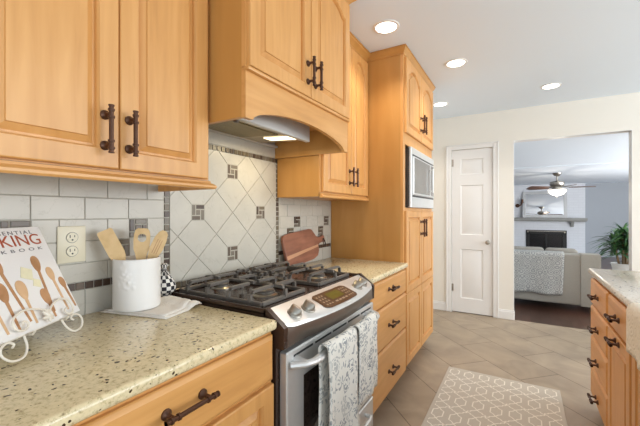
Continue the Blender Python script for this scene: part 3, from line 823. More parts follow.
# burners and grates
ZG = 0.918
def burner(x, X, r):
    mb = MB(); y = ly(X)
    mb.lathe([(r * 1.25, 0), (r * 1.25, 0.004), (r, 0.010), (r, 0.016), (r * 0.92, 0.017)], (x, y, ZG), (0, 0, 1), 24)
    mb.mi = 1; mb.lathe([(r * 0.90, 0.0165), (r * 0.92, 0.024), (r * 0.8, 0.027)], (x, y, ZG), (0, 0, 1), 24)
    mb.build('burner', [M_NICKEL, M_IRON], t)
for x, X, r in ((0.20, -0.95, 0.045), (0.20, -1.21, 0.036), (0.645, -0.95, 0.040), (0.645, -1.21, 0.045), (0.42, -1.10, 0.040)): burner(x, X, r)
def grate(x0, x1, Xa, Xb, cxs):
    """frame of square bars on the deck, with raised fingers bending over the burners"""
    mb = MB(); ya, yb = ly(Xa), ly(Xb); b_ = 0.013; zt = 0.972
    def bar(p, q, r=0.0062): mb.tube([p, q], r, 6)
    # low outer frame
    for y in (ya, yb): mb.box(x0, x1, y - b_ / 2, y + b_ / 2, ZG, ZG + 0.018, bev=0.003)
    for x in (x0, x1): mb.box(x - b_ / 2, x + b_ / 2, min(ya, yb), max(ya, yb), ZG, ZG + 0.018, bev=0.003)
    w = x1 - x0; xc = (x0 + x1) / 2
    def arm(px, py, qx, qy):
        d = Vector((qx - px, qy - py, 0)); l = d.length
        pts = [(px, py, ZG + 0.012), (px + d.x * 0.02, py + d.y * 0.02, zt - 0.012), (px + d.x * 0.08, py + d.y * 0.08, zt - 0.002), (px + d.x * 0.2, py + d.y * 0.2, zt), (qx, qy, zt)]
        sd = Vector((-d.y, d.x, 0)).normalized() * 0.0075
        L = []
        for i, p in enumerate(pts):
            p = Vector(p); h = Vector((0, 0, 0.010)) if i > 1 else d.normalized() * 0.010
            L.append([p - sd - h, p + sd - h, p + sd + h * 0.2, p - sd + h * 0.2])
        mb.loft(L)
    ys = sorted((ya, yb)); hl = ys[1] - ys[0]
    for fy in (0.12, 0.36, 0.62, 0.88):
        y = ys[0] + hl * fy
        arm(x0, y, xc - (0.03 if 0.2 < fy < 0.8 else 0.0), y); arm(x1, y, xc + (0.03 if 0.2 < fy < 0.8 else 0.0), y)
    for c in (xc,):
        arm(c, ys[0], c, ys[0] + hl * 0.20); arm(c, ys[1], c, ys[1] - hl * 0.20)
        arm(c, ys[0] + hl * 0.5, c, ys[0] + hl * 0.35)
    mb.box(xc - 0.006, xc + 0.006, ys[0] + hl * 0.40, ys[0] + hl * 0.62, zt - 0.010, zt + 0.002, bev=0.002)
    return mb.build('grate', M_IRON, t, ang=30)
grate(0.045, 0.335, -0.835, -1.305, None)
grate(0.465, 0.785, -0.835, -1.305, None)
grate(0.352, 0.448, -0.99, -1.305, None)
# oven door
d0, d1 = 0.020, RW - 0.010
mb = MB(); mb.box(d0, d1, ly(-0.70), ly(-0.735), 0.275, 0.781, bev=0.005)
od = mb.build('oven_door', M_STEEL, t)
boxo('window', M_GLASSD, od, 0.125, RW - 0.11, ly(-0.6985), ly(-0.703), 0.345, 0.665)
mb = MB()
for k in range(5):
    a = 0.06 + k * 0.148; mb.box(a, a + 0.13, ly(-0.6990), ly(-0.702), 0.755, 0.763)
mb.build('vent_slots', M_BLACK, od, smooth=False)
mb = MB(); hz = 0.734
pts = []
for k in range(25):
    s = k / 24; x = 0.035 + (RW - 0.075) * s
    e = min(s, 1 - s); out = 0.06 * (min(1, e / 0.10)) ** 0.5
    pts.append((x, ly(-0.700 + 0.004 + out), hz + 0.012 * math.sin(PI * s)))
mb.tube(pts, [0.016 if 2 < k < 22 else 0.013 for k in range(25)], 10)
for x in (0.075, RW - 0.115): mb.lathe([(0.022, -0.002), (0.017, 0.02), (0.013, 0.05)], (x, ly(-0.70), hz + 0.002), (0, -1, 0), 14)
mb.build('handle', M_STEEL, od)
mb = MB(); mb.box(d0, d1, ly(-0.70), ly(-0.735), 0.09, 0.265, bev=0.005); dr = mb.build('warming_drawer', M_STEEL, t)
mb = MB(); mb.tube([(0.12, ly(-0.699), 0.215), (0.125, ly(-0.668), 0.218), (0.16, ly(-0.66), 0.22), (RW - 0.16, ly(-0.66), 0.22), (RW - 0.125, ly(-0.668), 0.218), (RW - 0.12, ly(-0.699), 0.215)], 0.010, 8)
mb.build('handle', M_STEEL, dr)

# --- range hood insert inside the cabinet
t = thing('range_hood', 'steel range hood insert with a lit lamp under the valance', 'range hood', (WX, H0, 1.615), R(90))
mb = MB()
x0, x1 = 0.022, 0.648
mb.loft([[(x, -0.004, 0.078), (x, -0.03, 0.072), (x, -0.345, 0.050), (x, -0.345, 0.155), (x, -0.004, 0.155)] for x in (x0, x1)])
mb.build('body', M_HOODB, t, ang=20)
mb = MB(); mb.box(x0, x1, -0.372, -0.346, 0.040, 0.158, bev=0.003); mb.build('front_panel', M_LINER, t)
mb = MB()
mb.loft([[(x, -0.05, 0.072), (x, -0.05, 0.066), (x, -0.30, 0.049), (x, -0.30, 0.055)] for x in (0.06, 0.46)])
mb.build('filter', M_FILTER, t, smooth=False)
mb = MB(); mb.box(x0, HW - 0.02, -0.026, -0.005, 0.068, 0.082, bev=0.003); mb.build('rear_lip', M_LINER, t)
mb = MB(); mb.loft([[(x, -0.16, 0.068), (x, -0.16, 0.059), (x, -0.325, 0.047), (x, -0.325, 0.056)] for x in (0.515, 0.585)]); mb.build('lamp_lens', M_HLAMP, t)
mb = MB(); mb.lathe([(0.014, 0), (0.012, 0.014), (0.006, 0.018)], (0.14, -0.325, 0.053), (0, 0, -1), 14); mb.build('switch_knob', M_STEELD, t)
boxo('mounting_cleat', M_SIDE, t, 0.66, HW - 0.019, -0.40, -0.02, 0.145, 0.158)
hl = area('hood_lamp', (WX + 0.20, H0 + 0.415, 1.648), (0, 0, 0), 0.06, 0.15, 1.5, (1, 0.80, 0.45))
hl.parent = t; hl.matrix_parent_inverse = Matrix.Identity(4); hl.location = (0.55, -0.24, 0.040)

# ------------------------------------------------------------------ towels on the oven handle
def towel(name, label, y0, y1, zb_f, zb_b, X, ztop, group=None, seed=1):
    rnd = random.Random(seed)
    prof = []
    R_ = 0.021; zc = ztop - R_
    nf = 18
    for k in range(nf): prof.append((X, zb_f + (zc - zb_f) * k / nf))
    for k in range(9):
        a = PI * k / 8; prof.append((X - R_ + R_ * math.cos(a), zc + R_ * math.sin(a)))
    for k in range(1, 10): prof.append((X - 2 * R_, zc + (zb_b - zc) * k / 9))
    n = 14; mb = MB(); L = []
    ph = rnd.random() * 6
    for x, z in prof:
        row = []
        for i in range(n + 1):
            s = i / n; dep = max(0, (ztop - z) / 0.4)
            wv = 0.006 * math.sin(s * 7 + ph) * dep + 0.004 * math.sin(s * 15 + ph * 2 + z * 9) * dep
            row.append((x + (wv if x > X - R_ else wv * 0.3), y0 + (y1 - y0) * s + 0.004 * math.sin(z * 20 + ph), z + 0.004 * math.sin(s * 5 + ph)))
        L.append(row)
    mb.loft(L, close=False)
    o = mb.build(name, M_FLORAL, None, ang=60, solid=0.006)
    return tag(o, label, 'towel', group)
towel('dish_towel', 'longer grey floral dish towel at the left of the oven handle', 1.092, 1.338, 0.335, 0.42, -0.607, 0.779, 'floral towels on the oven handle', 3)
towel('dish_towel', 'shorter grey floral dish towel at the right of the oven handle', 1.366, 1.578, 0.425, 0.49, -0.607, 0.776, 'floral towels on the oven handle', 5)

# ------------------------------------------------------------------ things on the left counter
CT = 0.905
t = thing('utensil_canister', 'white embossed ceramic canister holding wooden utensils', 'canister', (-1.258, 0.762, CT + 0.008))
mb = MB(); r0 = 0.081; hC = 0.188; seg = 120
prof = [(0.072, 0), (r0 - 0.002, 0.003), (r0, 0.010)] + [(r0, 0.010 + (hC - 0.016) * k / 60) for k in range(1, 61)] + [(r0 - 0.001, hC - 0.003), (r0 - 0.004, hC), (r0 - 0.007, hC - 0.003), (r0 - 0.008, 0.012), (0.02, 0.010)]
L = []
rnd = random.Random(4)
blobs = [(rnd.gauss(0, 0.24) - 1.15, 0.125 + rnd.gauss(0, 0.026), rnd.uniform(0.025, 0.05), rnd.uniform(0.0035, 0.006)) for _ in range(44)]
for r_, h in prof:
    row = []
    for k in range(seg):
        a = 2 * PI * k / seg; rr = r_
        if abs(r_ - r0) < 1e-6:
            for ba, bh, sa, sh in blobs:
                da = (a - ba + PI) % (2 * PI) - PI
                rr += 0.0018 * math.exp(-(da / sa) ** 2 - ((h - bh) / sh) ** 2)
        row.append((rr * math.cos(a), rr * math.sin(a), h))
    L.append(row)
mb.loft(L); mb.build('jar', M_CAN, t, ang=50)
def utensil(name, label, outline, th, base, lean, hole=None, slots=None):
    """outline (half widths) of a flat wooden utensil: list of (height, half width); stands leaning in the canister"""
    mb = MB(); L = []
    hs = [o[0] for o in outline]
    left = [(-o[1], o[0]) for o in outline]; right = [(o[1], o[0]) for o in reversed(outline)]
    if hole is None:
        mb.prism(left + right, -th / 2, th / 2)
    else:
        hz, hr = hole; ring = []
        pl = left + right; N_ = len(pl)
        cen = Vector((0, hz))
        inn = []
        for p in pl:
            v = (Vector(p) - cen).normalized() * hr; inn.append((cen.x + v.x, cen.y + v.y))
        ro = [[mb.bm.verts.new((x, y, z)) for x, y in q] for q, z in ((pl, -th / 2), (pl, th / 2), (inn, th / 2), (inn, -th / 2))]
        for a, b_ in ((0, 1), (1, 2), (2, 3), (3, 0)):
            for i in range(N_):
                j = (i + 1) % N_; mb.bm.faces.new((ro[a][i], ro[a][j], ro[b_][j], ro[b_][i]))
    o = mb.build(name, M_UTEN, None, ang=40)
    # local x = width, local y = length, local z = flat normal
    yv = Vector(lean[0]).normalized(); zv = Vector(lean[1]); zv = (zv - yv * zv.dot(yv)).normalized(); xv = yv.cross(zv)
    o.matrix_world = Matrix.Translation(base) @ Matrix((xv, yv, zv)).transposed().to_4x4()
    return tag(o, label, 'utensil', 'wooden utensils in the canister')
vd = Vector((0.86, -0.5, 0.0))     # roughly towards the room
utensil('wooden_spatula', 'wide flat wooden spatula leaning left out of the canister', [(0, 0.008), (0.165, 0.011), (0.195, 0.024), (0.21, 0.027), (0.300, 0.026), (0.306, 0.022)], 0.012,
        Vector((-1.246, 0.780, CT + 0.024)), (Vector((-0.235, -0.40, 1)), Vector((0.85, -0.45, 0.1))))
utensil('wooden_turner', 'wooden turner with a hole, upright in the canister middle', [(0, 0.008), (0.14, 0.010), (0.185, 0.020), (0.205, 0.027), (0.235, 0.029), (0.262, 0.028), (0.278, 0.024), (0.285, 0.016)], 0.007,
        Vector((-1.252, 0.762, CT + 0.022)), (Vector((-0.06, 0.10, 1)), Vector((0.85, -0.5, 0.1))), hole=(0.248, 0.016))
o = utensil('wooden_spoon', 'slim slotted wooden spoon leaning right out of the canister', [(0, 0.007), (0.16, 0.009), (0.19, 0.018), (0.22, 0.024), (0.26, 0.023), (0.285, 0.017), (0.296, 0.008)], 0.008,
        Vector((-1.272, 0.742, CT + 0.024)), (Vector((0.20, 0.40, 1)), Vector((0.8, -0.55, 0.1))))
mb = MB()
for sx in (-0.008, 0.0, 0.008): mb.box(sx - 0.0014, sx + 0.0014, 0.20, 0.258, 0.0038, 0.0044)
mb.build('slot_grooves', M_SPOON1, o, smooth=False)

# folded napkin under the canister
mb = MB()
def napkin_layer(z, pts, n=10):
    (ax, ay), (bx, by), (cx, cy), (dx, dy) = pts; L = []
    for i in range(n + 1):
        row = []
        for j in range(n + 1):
            s, q = i / n, j / n
            x = (ax * (1 - s) + bx * s) * (1 - q) + (dx * (1 - s) + cx * s) * q
            y = (ay * (1 - s) + by * s) * (1 - q) + (dy * (1 - s) + cy * s) * q
            up = 0.0
            if s > 0.62: up = 0.022 * math.sin((s - 0.62) / 0.38 * PI * 0.85) * (0.35 + 0.65 * math.sin(q * 8 + 1) ** 2)
            row.append((x, y, z + up))
        L.append(row)
    mb.loft(L, close=False)
napkin_layer(CT + 0.0025, [(-1.335, 0.665), (-1.235, 0.926), (-1.085, 0.920), (-1.045, 0.735)])
napkin_layer(CT + 0.0058, [(-1.33, 0.68), (-1.240, 0.915), (-1.110, 0.905), (-1.07, 0.745)])
tag(mb.build('napkin', M_CLOTHW, None, ang=60, solid=0.0032), 'folded white cotton napkin under the ceramic canister', 'napkin')

# checked fabric sack
t = thing('fabric_sack', 'black and white checked fabric sack behind the canister', 'sack', (-1.306, 0.908, CT + 0.009))
prof = [(0.018, 0.0), (0.026, 0.003), (0.030, 0.018), (0.046, 0.026), (0.048, 0.046), (0.038, 0.072), (0.023, 0.094), (0.012, 0.112), (0.010, 0.118), (0.016, 0.138), (0.013, 0.142)]
bmk = bmesh.new(); uvl = bmk.loops.layers.uv.new('UVMap'); seg = 36
rings = [[bmk.verts.new((r_ * math.cos(2 * PI * k / seg), r_ * math.sin(2 * PI * k / seg), h)) for k in range(seg)] for r_, h in prof]
acc = [0]
for (ra, ha), (rb, hb) in zip(prof, prof[1:]): acc.append(acc[-1] + math.hypot(ra - rb, ha - hb))
for i in range(len(rings) - 1):
    for k in range(seg):
        j = (k + 1) % seg
        f = bmk.faces.new((rings[i][k], rings[i][j], rings[i + 1][j], rings[i + 1][k])); f.smooth = True
        for lp, (u_, v_) in zip(f.loops, ((k, i), (k + 1, i), (k + 1, i + 1), (k, i + 1))):
            lp[uvl].uv = (u_ / 36 * 16 + 0.001, acc[v_] / 0.0165 + 0.001)
bmk.faces.new(list(reversed(rings[0]))); bmk.faces.new(rings[-1])
me = bpy.data.meshes.new('bag'); bmk.to_mesh(me); bmk.free(); me.materials.append(M_CHECK)
o = bpy.data.objects.new('bag', me); C.objects.link(o); o.parent = t
mb = MB(); mb.lathe([(0.0125, -0.003), (0.0135, 0), (0.0125, 0.003)], (0, 0, 0.115), (0, 0, 1), 16, False, False)
mb.tube([(0.013, 0, 0.115), (0.024, -0.006, 0.10), (0.027, -0.008, 0.08)], 0.0015, 6); mb.build('tie', M_INKG, t)

# cookbook on its wire easel
e1 = Vector((-0.545, 0.84, 0)).normalized(); nb = Vector((0.84, 0.545, 0)).normalized()
BRp = Vector((-1.220, 0.550, 0.957)); s_ = 0.130; hz_ = 0.270
upv = Vector((-nb.x * s_, -nb.y * s_, hz_)); BH = upv.length; upv.normalize(); nrm = e1.cross(upv).normalized()
if nrm.dot(nb) < 0: nrm = -nrm
BWd = 0.315
org = BRp - e1 * BWd
Mb = Matrix.Translation(org) @ Matrix((e1, upv, nrm)).transposed().to_4x4()
t = thing('cookbook', 'white cookbook with wooden spoons on its cover, on the wire easel', 'book', (0, 0, 0))
t.matrix_world = Mb
mb = MB(); mb.box(0, BWd, 0, BH, -0.002, 0.0, bev=0.0006); mb.box(0, BWd, 0, BH, -0.026, -0.024, bev=0.0006); mb.box(0, 0.004, 0, BH, -0.026, 0.0, bev=0.0006)
cov = mb.build('cover', M_PAPER, t)
boxo('pages', M_PAGES, t, 0.004, BWd - 0.004, 0.004, BH - 0.004, -0.024, -0.002)
def text(txt, size, x_right, y, z, mat, parent, name, sp=1.0, xs=1.0, align='RIGHT'):
    cu = bpy.data.curves.new(name, 'FONT'); cu.body = txt; cu.size = size; cu.align_x = align
    cu.space_character = sp; cu.extrude = 0.0003
    o = bpy.data.objects.new(name, cu); C.objects.link(o)
    bpy.context.view_layer.update()
    me = bpy.data.meshes.new_from_object(o.evaluated_get(bpy.context.evaluated_depsgraph_get()))
    C.objects.unlink(o); bpy.data.objects.remove(o)
    me.materials.clear(); me.materials.append(mat)
    o = bpy.data.objects.new(name, me); C.objects.link(o); o.parent = parent
    o.location = (x_right, y, z); o.scale = (xs, 1, 1)
    return o
def fit_text(txt, part, cap, span, right, base, mat, sp=1.0):
    """title line whose letters `part` span the given width and whose capitals have the given height"""
    o = text(part, cap / 0.70, 0, 0, 0, mat, cov, 'probe', sp)
    xs_ = [v.co.x for v in o.data.vertices]; k = span / (max(xs_) - min(xs_)); off = max(xs_)
    me = o.data; bpy.data.objects.remove(o); bpy.data.meshes.remove(me)
    return text(txt, cap / 0.70, BWd - right - off * k, BH - base, 0.0006, mat, cov, 'title_line', sp, k)
fit_text('ESSENTIAL', 'SENTIAL', 0.0115, 0.118, 0.037, 0.0225, M_INKG, 1.35)
fit_text('COOKING', 'KING', 0.0345, 0.138, 0.020, 0.0585, M_INKR)
fit_text('COOKBOOK', 'KBOOK', 0.0095, 0.142, 0.027, 0.0770, M_INKG, 1.9)
def spoon_print(xr, yt, xe, ye, rw, mat, long=1.75):
    """a spoon printed on the cover, bowl centre and handle end given from the right and top edges"""
    p = Vector((BWd - xr, BH - yt)); e = Vector((BWd - xe, BH - ye)); d = e - p; L = d.length
    mb = MB(); n = 24; pts = []
    for k in range(n):
        a = 2 * PI * k / n; c = math.cos(a); pts.append((c * rw * long, math.sin(a) * rw * (1 - 0.22 * c)))
    Mz = Matrix.Translation((p.x, p.y, 0)) @ Matrix.Rotation(math.atan2(d.y, d.x), 4, 'Z')
    mb.prism(pts, 0.0002, 0.0008, Mz)
    mb.prism([(rw * long * 0.88, -0.0050), (L, -0.0036), (L, 0.0036), (rw * long * 0.88, 0.0050)], 0.0002, 0.00075, Mz)
    mb.build('spoon_print', mat, cov, smooth=False)
for q in ((0.0785, 0.1205, 0.094, 0.272, 0.0150, M_SPOON1), (0.044, 0.160, 0.0426, 0.282, 0.0135, M_SPOON2), (0.0150, 0.196, 0.008, 0.280, 0.0115, M_SPOON1),
          (0.200, 0.110, 0.181, 0.275, 0.0135, M_SPOON1), (0.2215, 0.180, 0.222, 0.285, 0.0165, M_SPOON1), (0.163, 0.186, 0.166, 0.285, 0.0165, M_SPOON2),
          (0.099, 0.223, 0.098, 0.288, 0.0150, M_SPOON1), (0.262, 0.130, 0.256, 0.285, 0.0150, M_SPOON2)):
    spoon_print(*q)
for xr, yt, s1, c_ in ((0.1255, 0.142, 0.020, M_BUTTER), (0.1065, 0.176, 0.0135, M_BUTTER)):
    mb = MB(); mb.prism([(-s1, -s1 * 0.8), (s1 * 0.9, -s1), (s1, s1 * 0.7), (-s1 * 0.7, s1 * 0.9)], 0.0003, 0.0011, Matrix.Translation((BWd - xr, BH - yt, 0)) @ Matrix.Rotation(R(-18), 4, 'Z'))
    mb.build('butter_print', c_, cov, smooth=False)

t = thing('book_easel', 'cream scrolled wire easel propping up the cookbook', 'book stand', (0, 0, 0))
t.matrix_world = Matrix.Translation((org.x, org.y, CT)) @ Matrix((e1, Vector((0, 0, 1)).cross(e1), Vector((0, 0, 1)))).transposed().to_4x4()
# local: x along the book's lower edge, -y to the reader, z up from the counter
def spiral(cx, cz, r, a0, turns, y, n=26, shrink=0.75):
    return [(cx + r * (1 - shrink * k / n) * math.cos(a0 + turns * 2 * PI * k / n), y, cz + r * (1 - shrink * k / n) * math.sin(a0 + turns * 2 * PI * k / n)) for k in range(n + 1)]
rw = 0.0028; zb = 0.052
sgn = -1 if (Vector((0, 0, 1)).cross(e1)).dot(nb) > 0 else 1
F = lambda d: -d * sgn
ys_ = F(0.018)
mb = MB()
mb.tube([(BWd - 0.275, F(-0.013), zb - 0.006), (BWd - 0.012, F(-0.013), zb - 0.006)], rw, 8)
for s in (0, 1):
    x = BWd - 0.075 if s else BWd - 0.20
    mb.tube([(x, F(-0.03), zb - 0.006), (x, F(0.008), zb - 0.006), (x, F(0.014), zb + 0.004)], rw, 8)
mb.build('ledge', M_WIRE, t)
inv = t.matrix_world.inverted()
def on_cover(pts, off=0.013):
    return [tuple(inv @ (org + e1 * (BWd - a) + upv * (BH - b_) + nrm * off)) for a, b_ in pts]
def smooth_path(pts, n=4):
    P_ = [Vector(p) for p in pts]; P_ = [P_[0] * 2 - P_[1]] + P_ + [P_[-1] * 2 - P_[-2]]; o = []
    for k in range(1, len(P_) - 2):
        for q in range(n):
            u = q / n; a, b_, c, d = P_[k - 1:k + 3]
            o.append(0.5 * (2 * b_ + (c - a) * u + (2 * a - 5 * b_ + 4 * c - d) * u * u + (3 * b_ - a - 3 * c + d) * u ** 3))
    return o + [P_[-2]]
for pts in ([(0.123, 0.268), (0.160, 0.251), (0.199, 0.242), (0.231, 0.248), (0.247, 0.263), (0.246, 0.282), (0.228, 0.290), (0.211, 0.284), (0.209, 0.272), (0.220, 0.269), (0.223, 0.277)],
            [(0.126, 0.265), (0.1045, 0.251), (0.074, 0.244), (0.048, 0.2536), (0.040, 0.2766), (0.050, 0.295), (0.069, 0.295), (0.076, 0.282), (0.064, 0.276)]):
    mb = MB(); mb.tube(smooth_path(on_cover(pts)), rw, 8); mb.build('front_scroll', M_WIRE, t)
mb = MB()   # cast leaf where the scrolls meet
for (ax, ay), (bx, by), hw in (((0.152, 0.262), (0.128, 0.292), 0.010), ((0.162, 0.280), (0.122, 0.283), 0.009), ((0.140, 0.258), (0.143, 0.298), 0.009)):
    p, q = [Vector(v) for v in on_cover([(ax, ay), (bx, by)], 0.015)]
    mb.tube([p + (q - p) * k / 8 for k in range(9)], [0.0012 + hw * 0.55 * math.sin(PI * k / 8) for k in range(9)], 8)
mb.build('leaf_ornament', M_WIRE, t)
pf = [(0.107, 0.304), (0.1014, 0.331), (0.0815, 0.350), (0.050, 0.3476), (0.0325, 0.328), (0.038, 0.310), (0.058, 0.303), (0.072, 0.312), (0.065, 0.3185)]
for dx in (0.0, 0.235):
    pts = smooth_path(on_cover([(a + dx if dx == 0 else 0.345 - (a - 0.0), b_) for a, b_ in pf], 0.016))
    lo = min(p.z for p in pts)
    mb = MB(); mb.tube([p + Vector((0, 0, max(0, 0.0035 - lo))) for p in pts], rw, 8); mb.build('foot_scroll', M_WIRE, t)
mb = MB()
top = [org + e1 * (BWd - 0.138) + upv * 0.24 - nrm * 0.030]
tp_ = inv @ top[0]
mb.tube([(BWd - 0.20, F(-0.033), zb - 0.006), tuple(tp_), (BWd - 0.075, F(-0.033), zb - 0.006)], rw, 8)
mb.build('back_frame', M_WIRE, t)
mb = MB(); mb.tube([tuple(tp_), (tp_.x, tp_.y + F(-0.055) * 0.4, 0.12), (tp_.x, tp_.y + F(-0.01), 0.003)], rw, 8); mb.build('rear_leg', M_WIRE, t)

# outlet
t = thing('wall_outlet', 'cream double wall outlet between cookbook and canister', 'outlet', (WX + 0.0005, 0.585, 1.16), R(90))
mb = MB(); mb.box(-0.044, 0.044, -0.006, 0, -0.064, 0.064, bev=0.003, seg=2); mb.build('cover_plate', M_CREAM, t)
for dz in (0.024, -0.024):
    mb = MB(); mb.lathe([(0.0175, 0), (0.0170, 0.003)], (0, -0.006, dz), (0, -1, 0), 24); s1 = mb.build('socket', M_CREAM, t)
    mb = MB(); mb.box(-0.0085, -0.0060, -0.0095, -0.0085, dz - 0.001, dz + 0.009); mb.box(0.0055, 0.0080, -0.0095, -0.0085, dz + 0.001, dz + 0.008)
    mb.lathe([(0.003, 0), (0.003, 0.001)], (0, -0.0085, dz - 0.008), (0, -1, 0), 10); mb.build('slots', M_BLACK, s1, smooth=False)
    mb = MB()
    L_ = [[(math.cos(2 * PI * k / 24) * r_, -0.0062, dz + math.sin(2 * PI * k / 24) * r_) for k in range(24)] for r_ in (0.0178, 0.0192)]
    mb.loft(L_, False, False); mb.build('socket_gap', M_INKG, s1, smooth=False)

# cutting board leaning on the backsplash
bo = [(0.03, 0.0), (0.33, 0.0), (0.395, 0.018), (0.425, 0.06), (0.43, 0.105), (0.455, 0.122), (0.505, 0.128), (0.535, 0.120), (0.545, 0.140), (0.545, 0.175), (0.530, 0.190), (0.50, 0.180), (0.455, 0.178), (0.42, 0.20), (0.395, 0.245), (0.375, 0.268), (0.345, 0.278), (0.06, 0.278), (0.02, 0.268), (0.0, 0.235), (0.0, 0.04), (0.01, 0.012)]
t = thing('cutting_board', 'reddish wooden cutting board leaning on the tiles beside the range', 'cutting board', (0, 0, 0))
tilt = R(9); lean = R(11)
Mt = Matrix.Translation((-1.298, 1.786, 0.9065)) @ Matrix.Rotation(R(90), 4, 'Z') @ Matrix.Rotation(R(90) - lean, 4, 'X') @ Matrix.Rotation(R(5.0), 4, 'Z')
t.matrix_world = Mt
sc = 0.80
mb = MB()
o2 = [(x * sc * 1.22, y * sc) for x, y in bo]
def inset(pl, d):
    cx = sum(p[0] for p in pl) / len(pl); cy = sum(p[1] for p in pl) / len(pl)
    return [(x + (cx - x) * d, y + (cy - y) * d) for x, y in pl]
mb.loft([[(x, y, z) for x, y in q] for q, z in ((inset(o2, 0.012), -0.011), (o2, -0.008), (o2, 0.008), (inset(o2, 0.012), 0.011))])
mb.build('board', M_BOARD, t, ang=30)
mb = MB(); mb.face([(0.006, 0.055, 0.0114), (0.412, 0.078, 0.0114), (0.412, 0.094, 0.0114), (0.006, 0.080, 0.0114)]); mb.build('sapwood_stripe', M_BOARDL, t, smooth=False)
mb = MB(); mb.tube([(0.505, 0.128, 0.0125), (0.515, 0.108, 0.016), (0.518, 0.078, 0.016), (0.508, 0.062, 0.015), (0.498, 0.068, 0.015)], 0.004, 6)
mb.tube([(0.505, 0.128, 0.0125), (0.490, 0.102, 0.016), (0.494, 0.078, 0.016)], 0.003, 6); mb.build('leather_loop', M_LEATHER, t)

# ------------------------------------------------------------------ island
IX = 0.412; I0, I1 = 2.840, 1.05; IW = I0 - I1; ID = 0.72
t = thing('island_cabinet', 'maple island cabinet at right with a stack of four drawers at its far end', 'cabinet', (IX + ID, I0, 0), R(-90))
boxo('body', M_WOOD, t, 0, IW, -ID + 0.0, 0, 0.085, 0.868)
boxo('toe_kick', M_SIDE, t, 0.02, IW, -ID + 0.06, -0.02, 0, 0.085)
def IY(Y): return I0 - Y
for z0, z1, hz in ((0.682, 0.846, 0.762), (0.485, 0.672, 0.565), (0.290, 0.475, 0.368), (0.095, 0.280, 0.150)):
    d = drawer_front(t, IY(2.832), IY(2.345), z0, z1, -ID); pull(d, IY(2.60), -ID - 0.02, hz, 0.115, False)
for a, b_ in ((2.315, 1.895), (1.44, 1.06)):
    d = drawer_front(t, IY(a), IY(b_), 0.692, 0.846, -ID); pull(d, IY((a + b_) / 2), -ID - 0.02, 0.768, 0.115, False)
    d = cab_door(t, IY(a), IY(b_), 0.095, 0.682, -ID); pull(d, IY((a + b_) / 2), -ID - 0.02, 0.655, 0.115, False)
cab_door(t, IY(1.865), IY(1.46), 0.095, 0.846, -ID, name='end_panel')
slab('countertop', 'pale granite countertop on the island at right', 0.382, 1.20, 1.02, 2.862, 0.870, 0.905, M_GRANI)
# quilted cloth hanging over the island edge
prof = [(0.62, 0.9125), (0.50, 0.9125), (0.41, 0.9125), (0.385, 0.911), (0.371, 0.903), (0.366, 0.885)] + [(0.366 - 0.003 * k / 8, 0.885 - 0.150 * k / 8) for k in range(1, 9)]
mb = MB(); L = []
for i, (x, z) in enumerate(prof):
    row = []
    for k in range(17):
        s = k / 16; dr_ = max(0, (0.9 - z)) / 0.17
        row.append((x - 0.012 * dr_ * math.sin(s * 9 + 0.6) ** 2, 1.795 - 0.45 * s - 0.035 * dr_ * (1 - s), z + 0.006 * math.sin(s * 11) * (1 if i > 8 else 0)))
    L.append(row)
mb.loft(L, close=False)
tag(mb.build('quilted_cloth', M_QUILT, None, ang=60, solid=0.009), 'cream quilted cloth draped over the island counter edge', 'cloth')

# ------------------------------------------------------------------ rug
def rug():
    x0, x1, y0, y1 = -0.512, 0.238, 1.30, 2.953
    mb = MB(); mb.box(x0, x1, y0, y1, 0.0005, 0.009, bev=0.003)
    mb.mi = 1
    lift = [0]
    def stroke(pts, w=0.0042):
        pts = [Vector((p[0], p[1])) for p in pts]
        for i in range(len(pts) - 1):
            d = (pts[i + 1] - pts[i]); l = d.length
            if l < 1e-6: continue
            d /= l; s = Vector((-d.y, d.x)) * w; e = d * w * 0.6
            q = [pts[i] - e - s, pts[i + 1] + e - s, pts[i + 1] + e + s, pts[i] - e + s]
            if all(x0 + 0.018 < p.x < x1 - 0.018 and y0 + 0.018 < p.y < y1 - 0.018 for p in q):
                lift[0] = (lift[0] + 1) % 11; mb.face([(p.x, p.y, 0.0097 + lift[0] * 0.00007) for p in q])
    px, per = 0.1055, 0.215
    prof = [(0.0, 0.0), (0.022, 0.014), (0.034, 0.032), (0.092, 0.032), (0.104, 0.014), (0.126, 0.0), (0.140, 0.016), (0.148, 0.032), (0.158, 0.034), (0.164, 0.0515), (0.177, 0.0515), (0.183, 0.034), (0.193, 0.032), (0.201, 0.016), (0.215, 0.0)]
    for i in range(8):
        cx = x0 + 0.058 + i * px
        for j in range(-1, 9):
            yy = y1 - 0.015 - j * per - (0.012 if i % 2 else 0)
            for sx in (-1, 1): stroke([(cx + sx * w_, yy - d_) for d_, w_ in prof], 0.0034)
    return tag(mb.build('rug', [M_RUGT, M_RUGW], None, smooth=False, recalc=False), 'taupe rug with ivory octagon lattice on the kitchen floor', 'rug')
rug()

# ------------------------------------------------------------------ recessed lights
def downlight(x, y, label, power=24):
    t = thing('recessed_light', label, 'ceiling light', (x, y, CZ), 0, 'recessed ceiling lights')
    mb = MB(); mb.lathe([(0.088, 0), (0.086, 0.004), (0.070, 0.006), (0.066, 0.0)], (0, 0, 0), (0, 0, -1), 32, False, False); mb.build('trim_ring', M_TRIM, t)
    mb = MB(); mb.lathe([(0.068, 0.0005), (0.067, 0.0035)], (0, 0, 0), (0, 0, -1), 32); mb.build('diffuser', M_LAMP, t)
    d = bpy.data.lights.new('downlight', 'SPOT'); d.energy = power; d.spot_size = R(120); d.spot_blend = 0.8; d.shadow_soft_size = 0.06; d.color = (1, 0.95, 0.88)
    o = bpy.data.objects.new('downlight', d); C.objects.link(o); o.parent = t; o.location = (0, 0, -0.02)
downlight(-0.772, 2.17, 'recessed ceiling light nearest the camera, beside the tall pantry top')
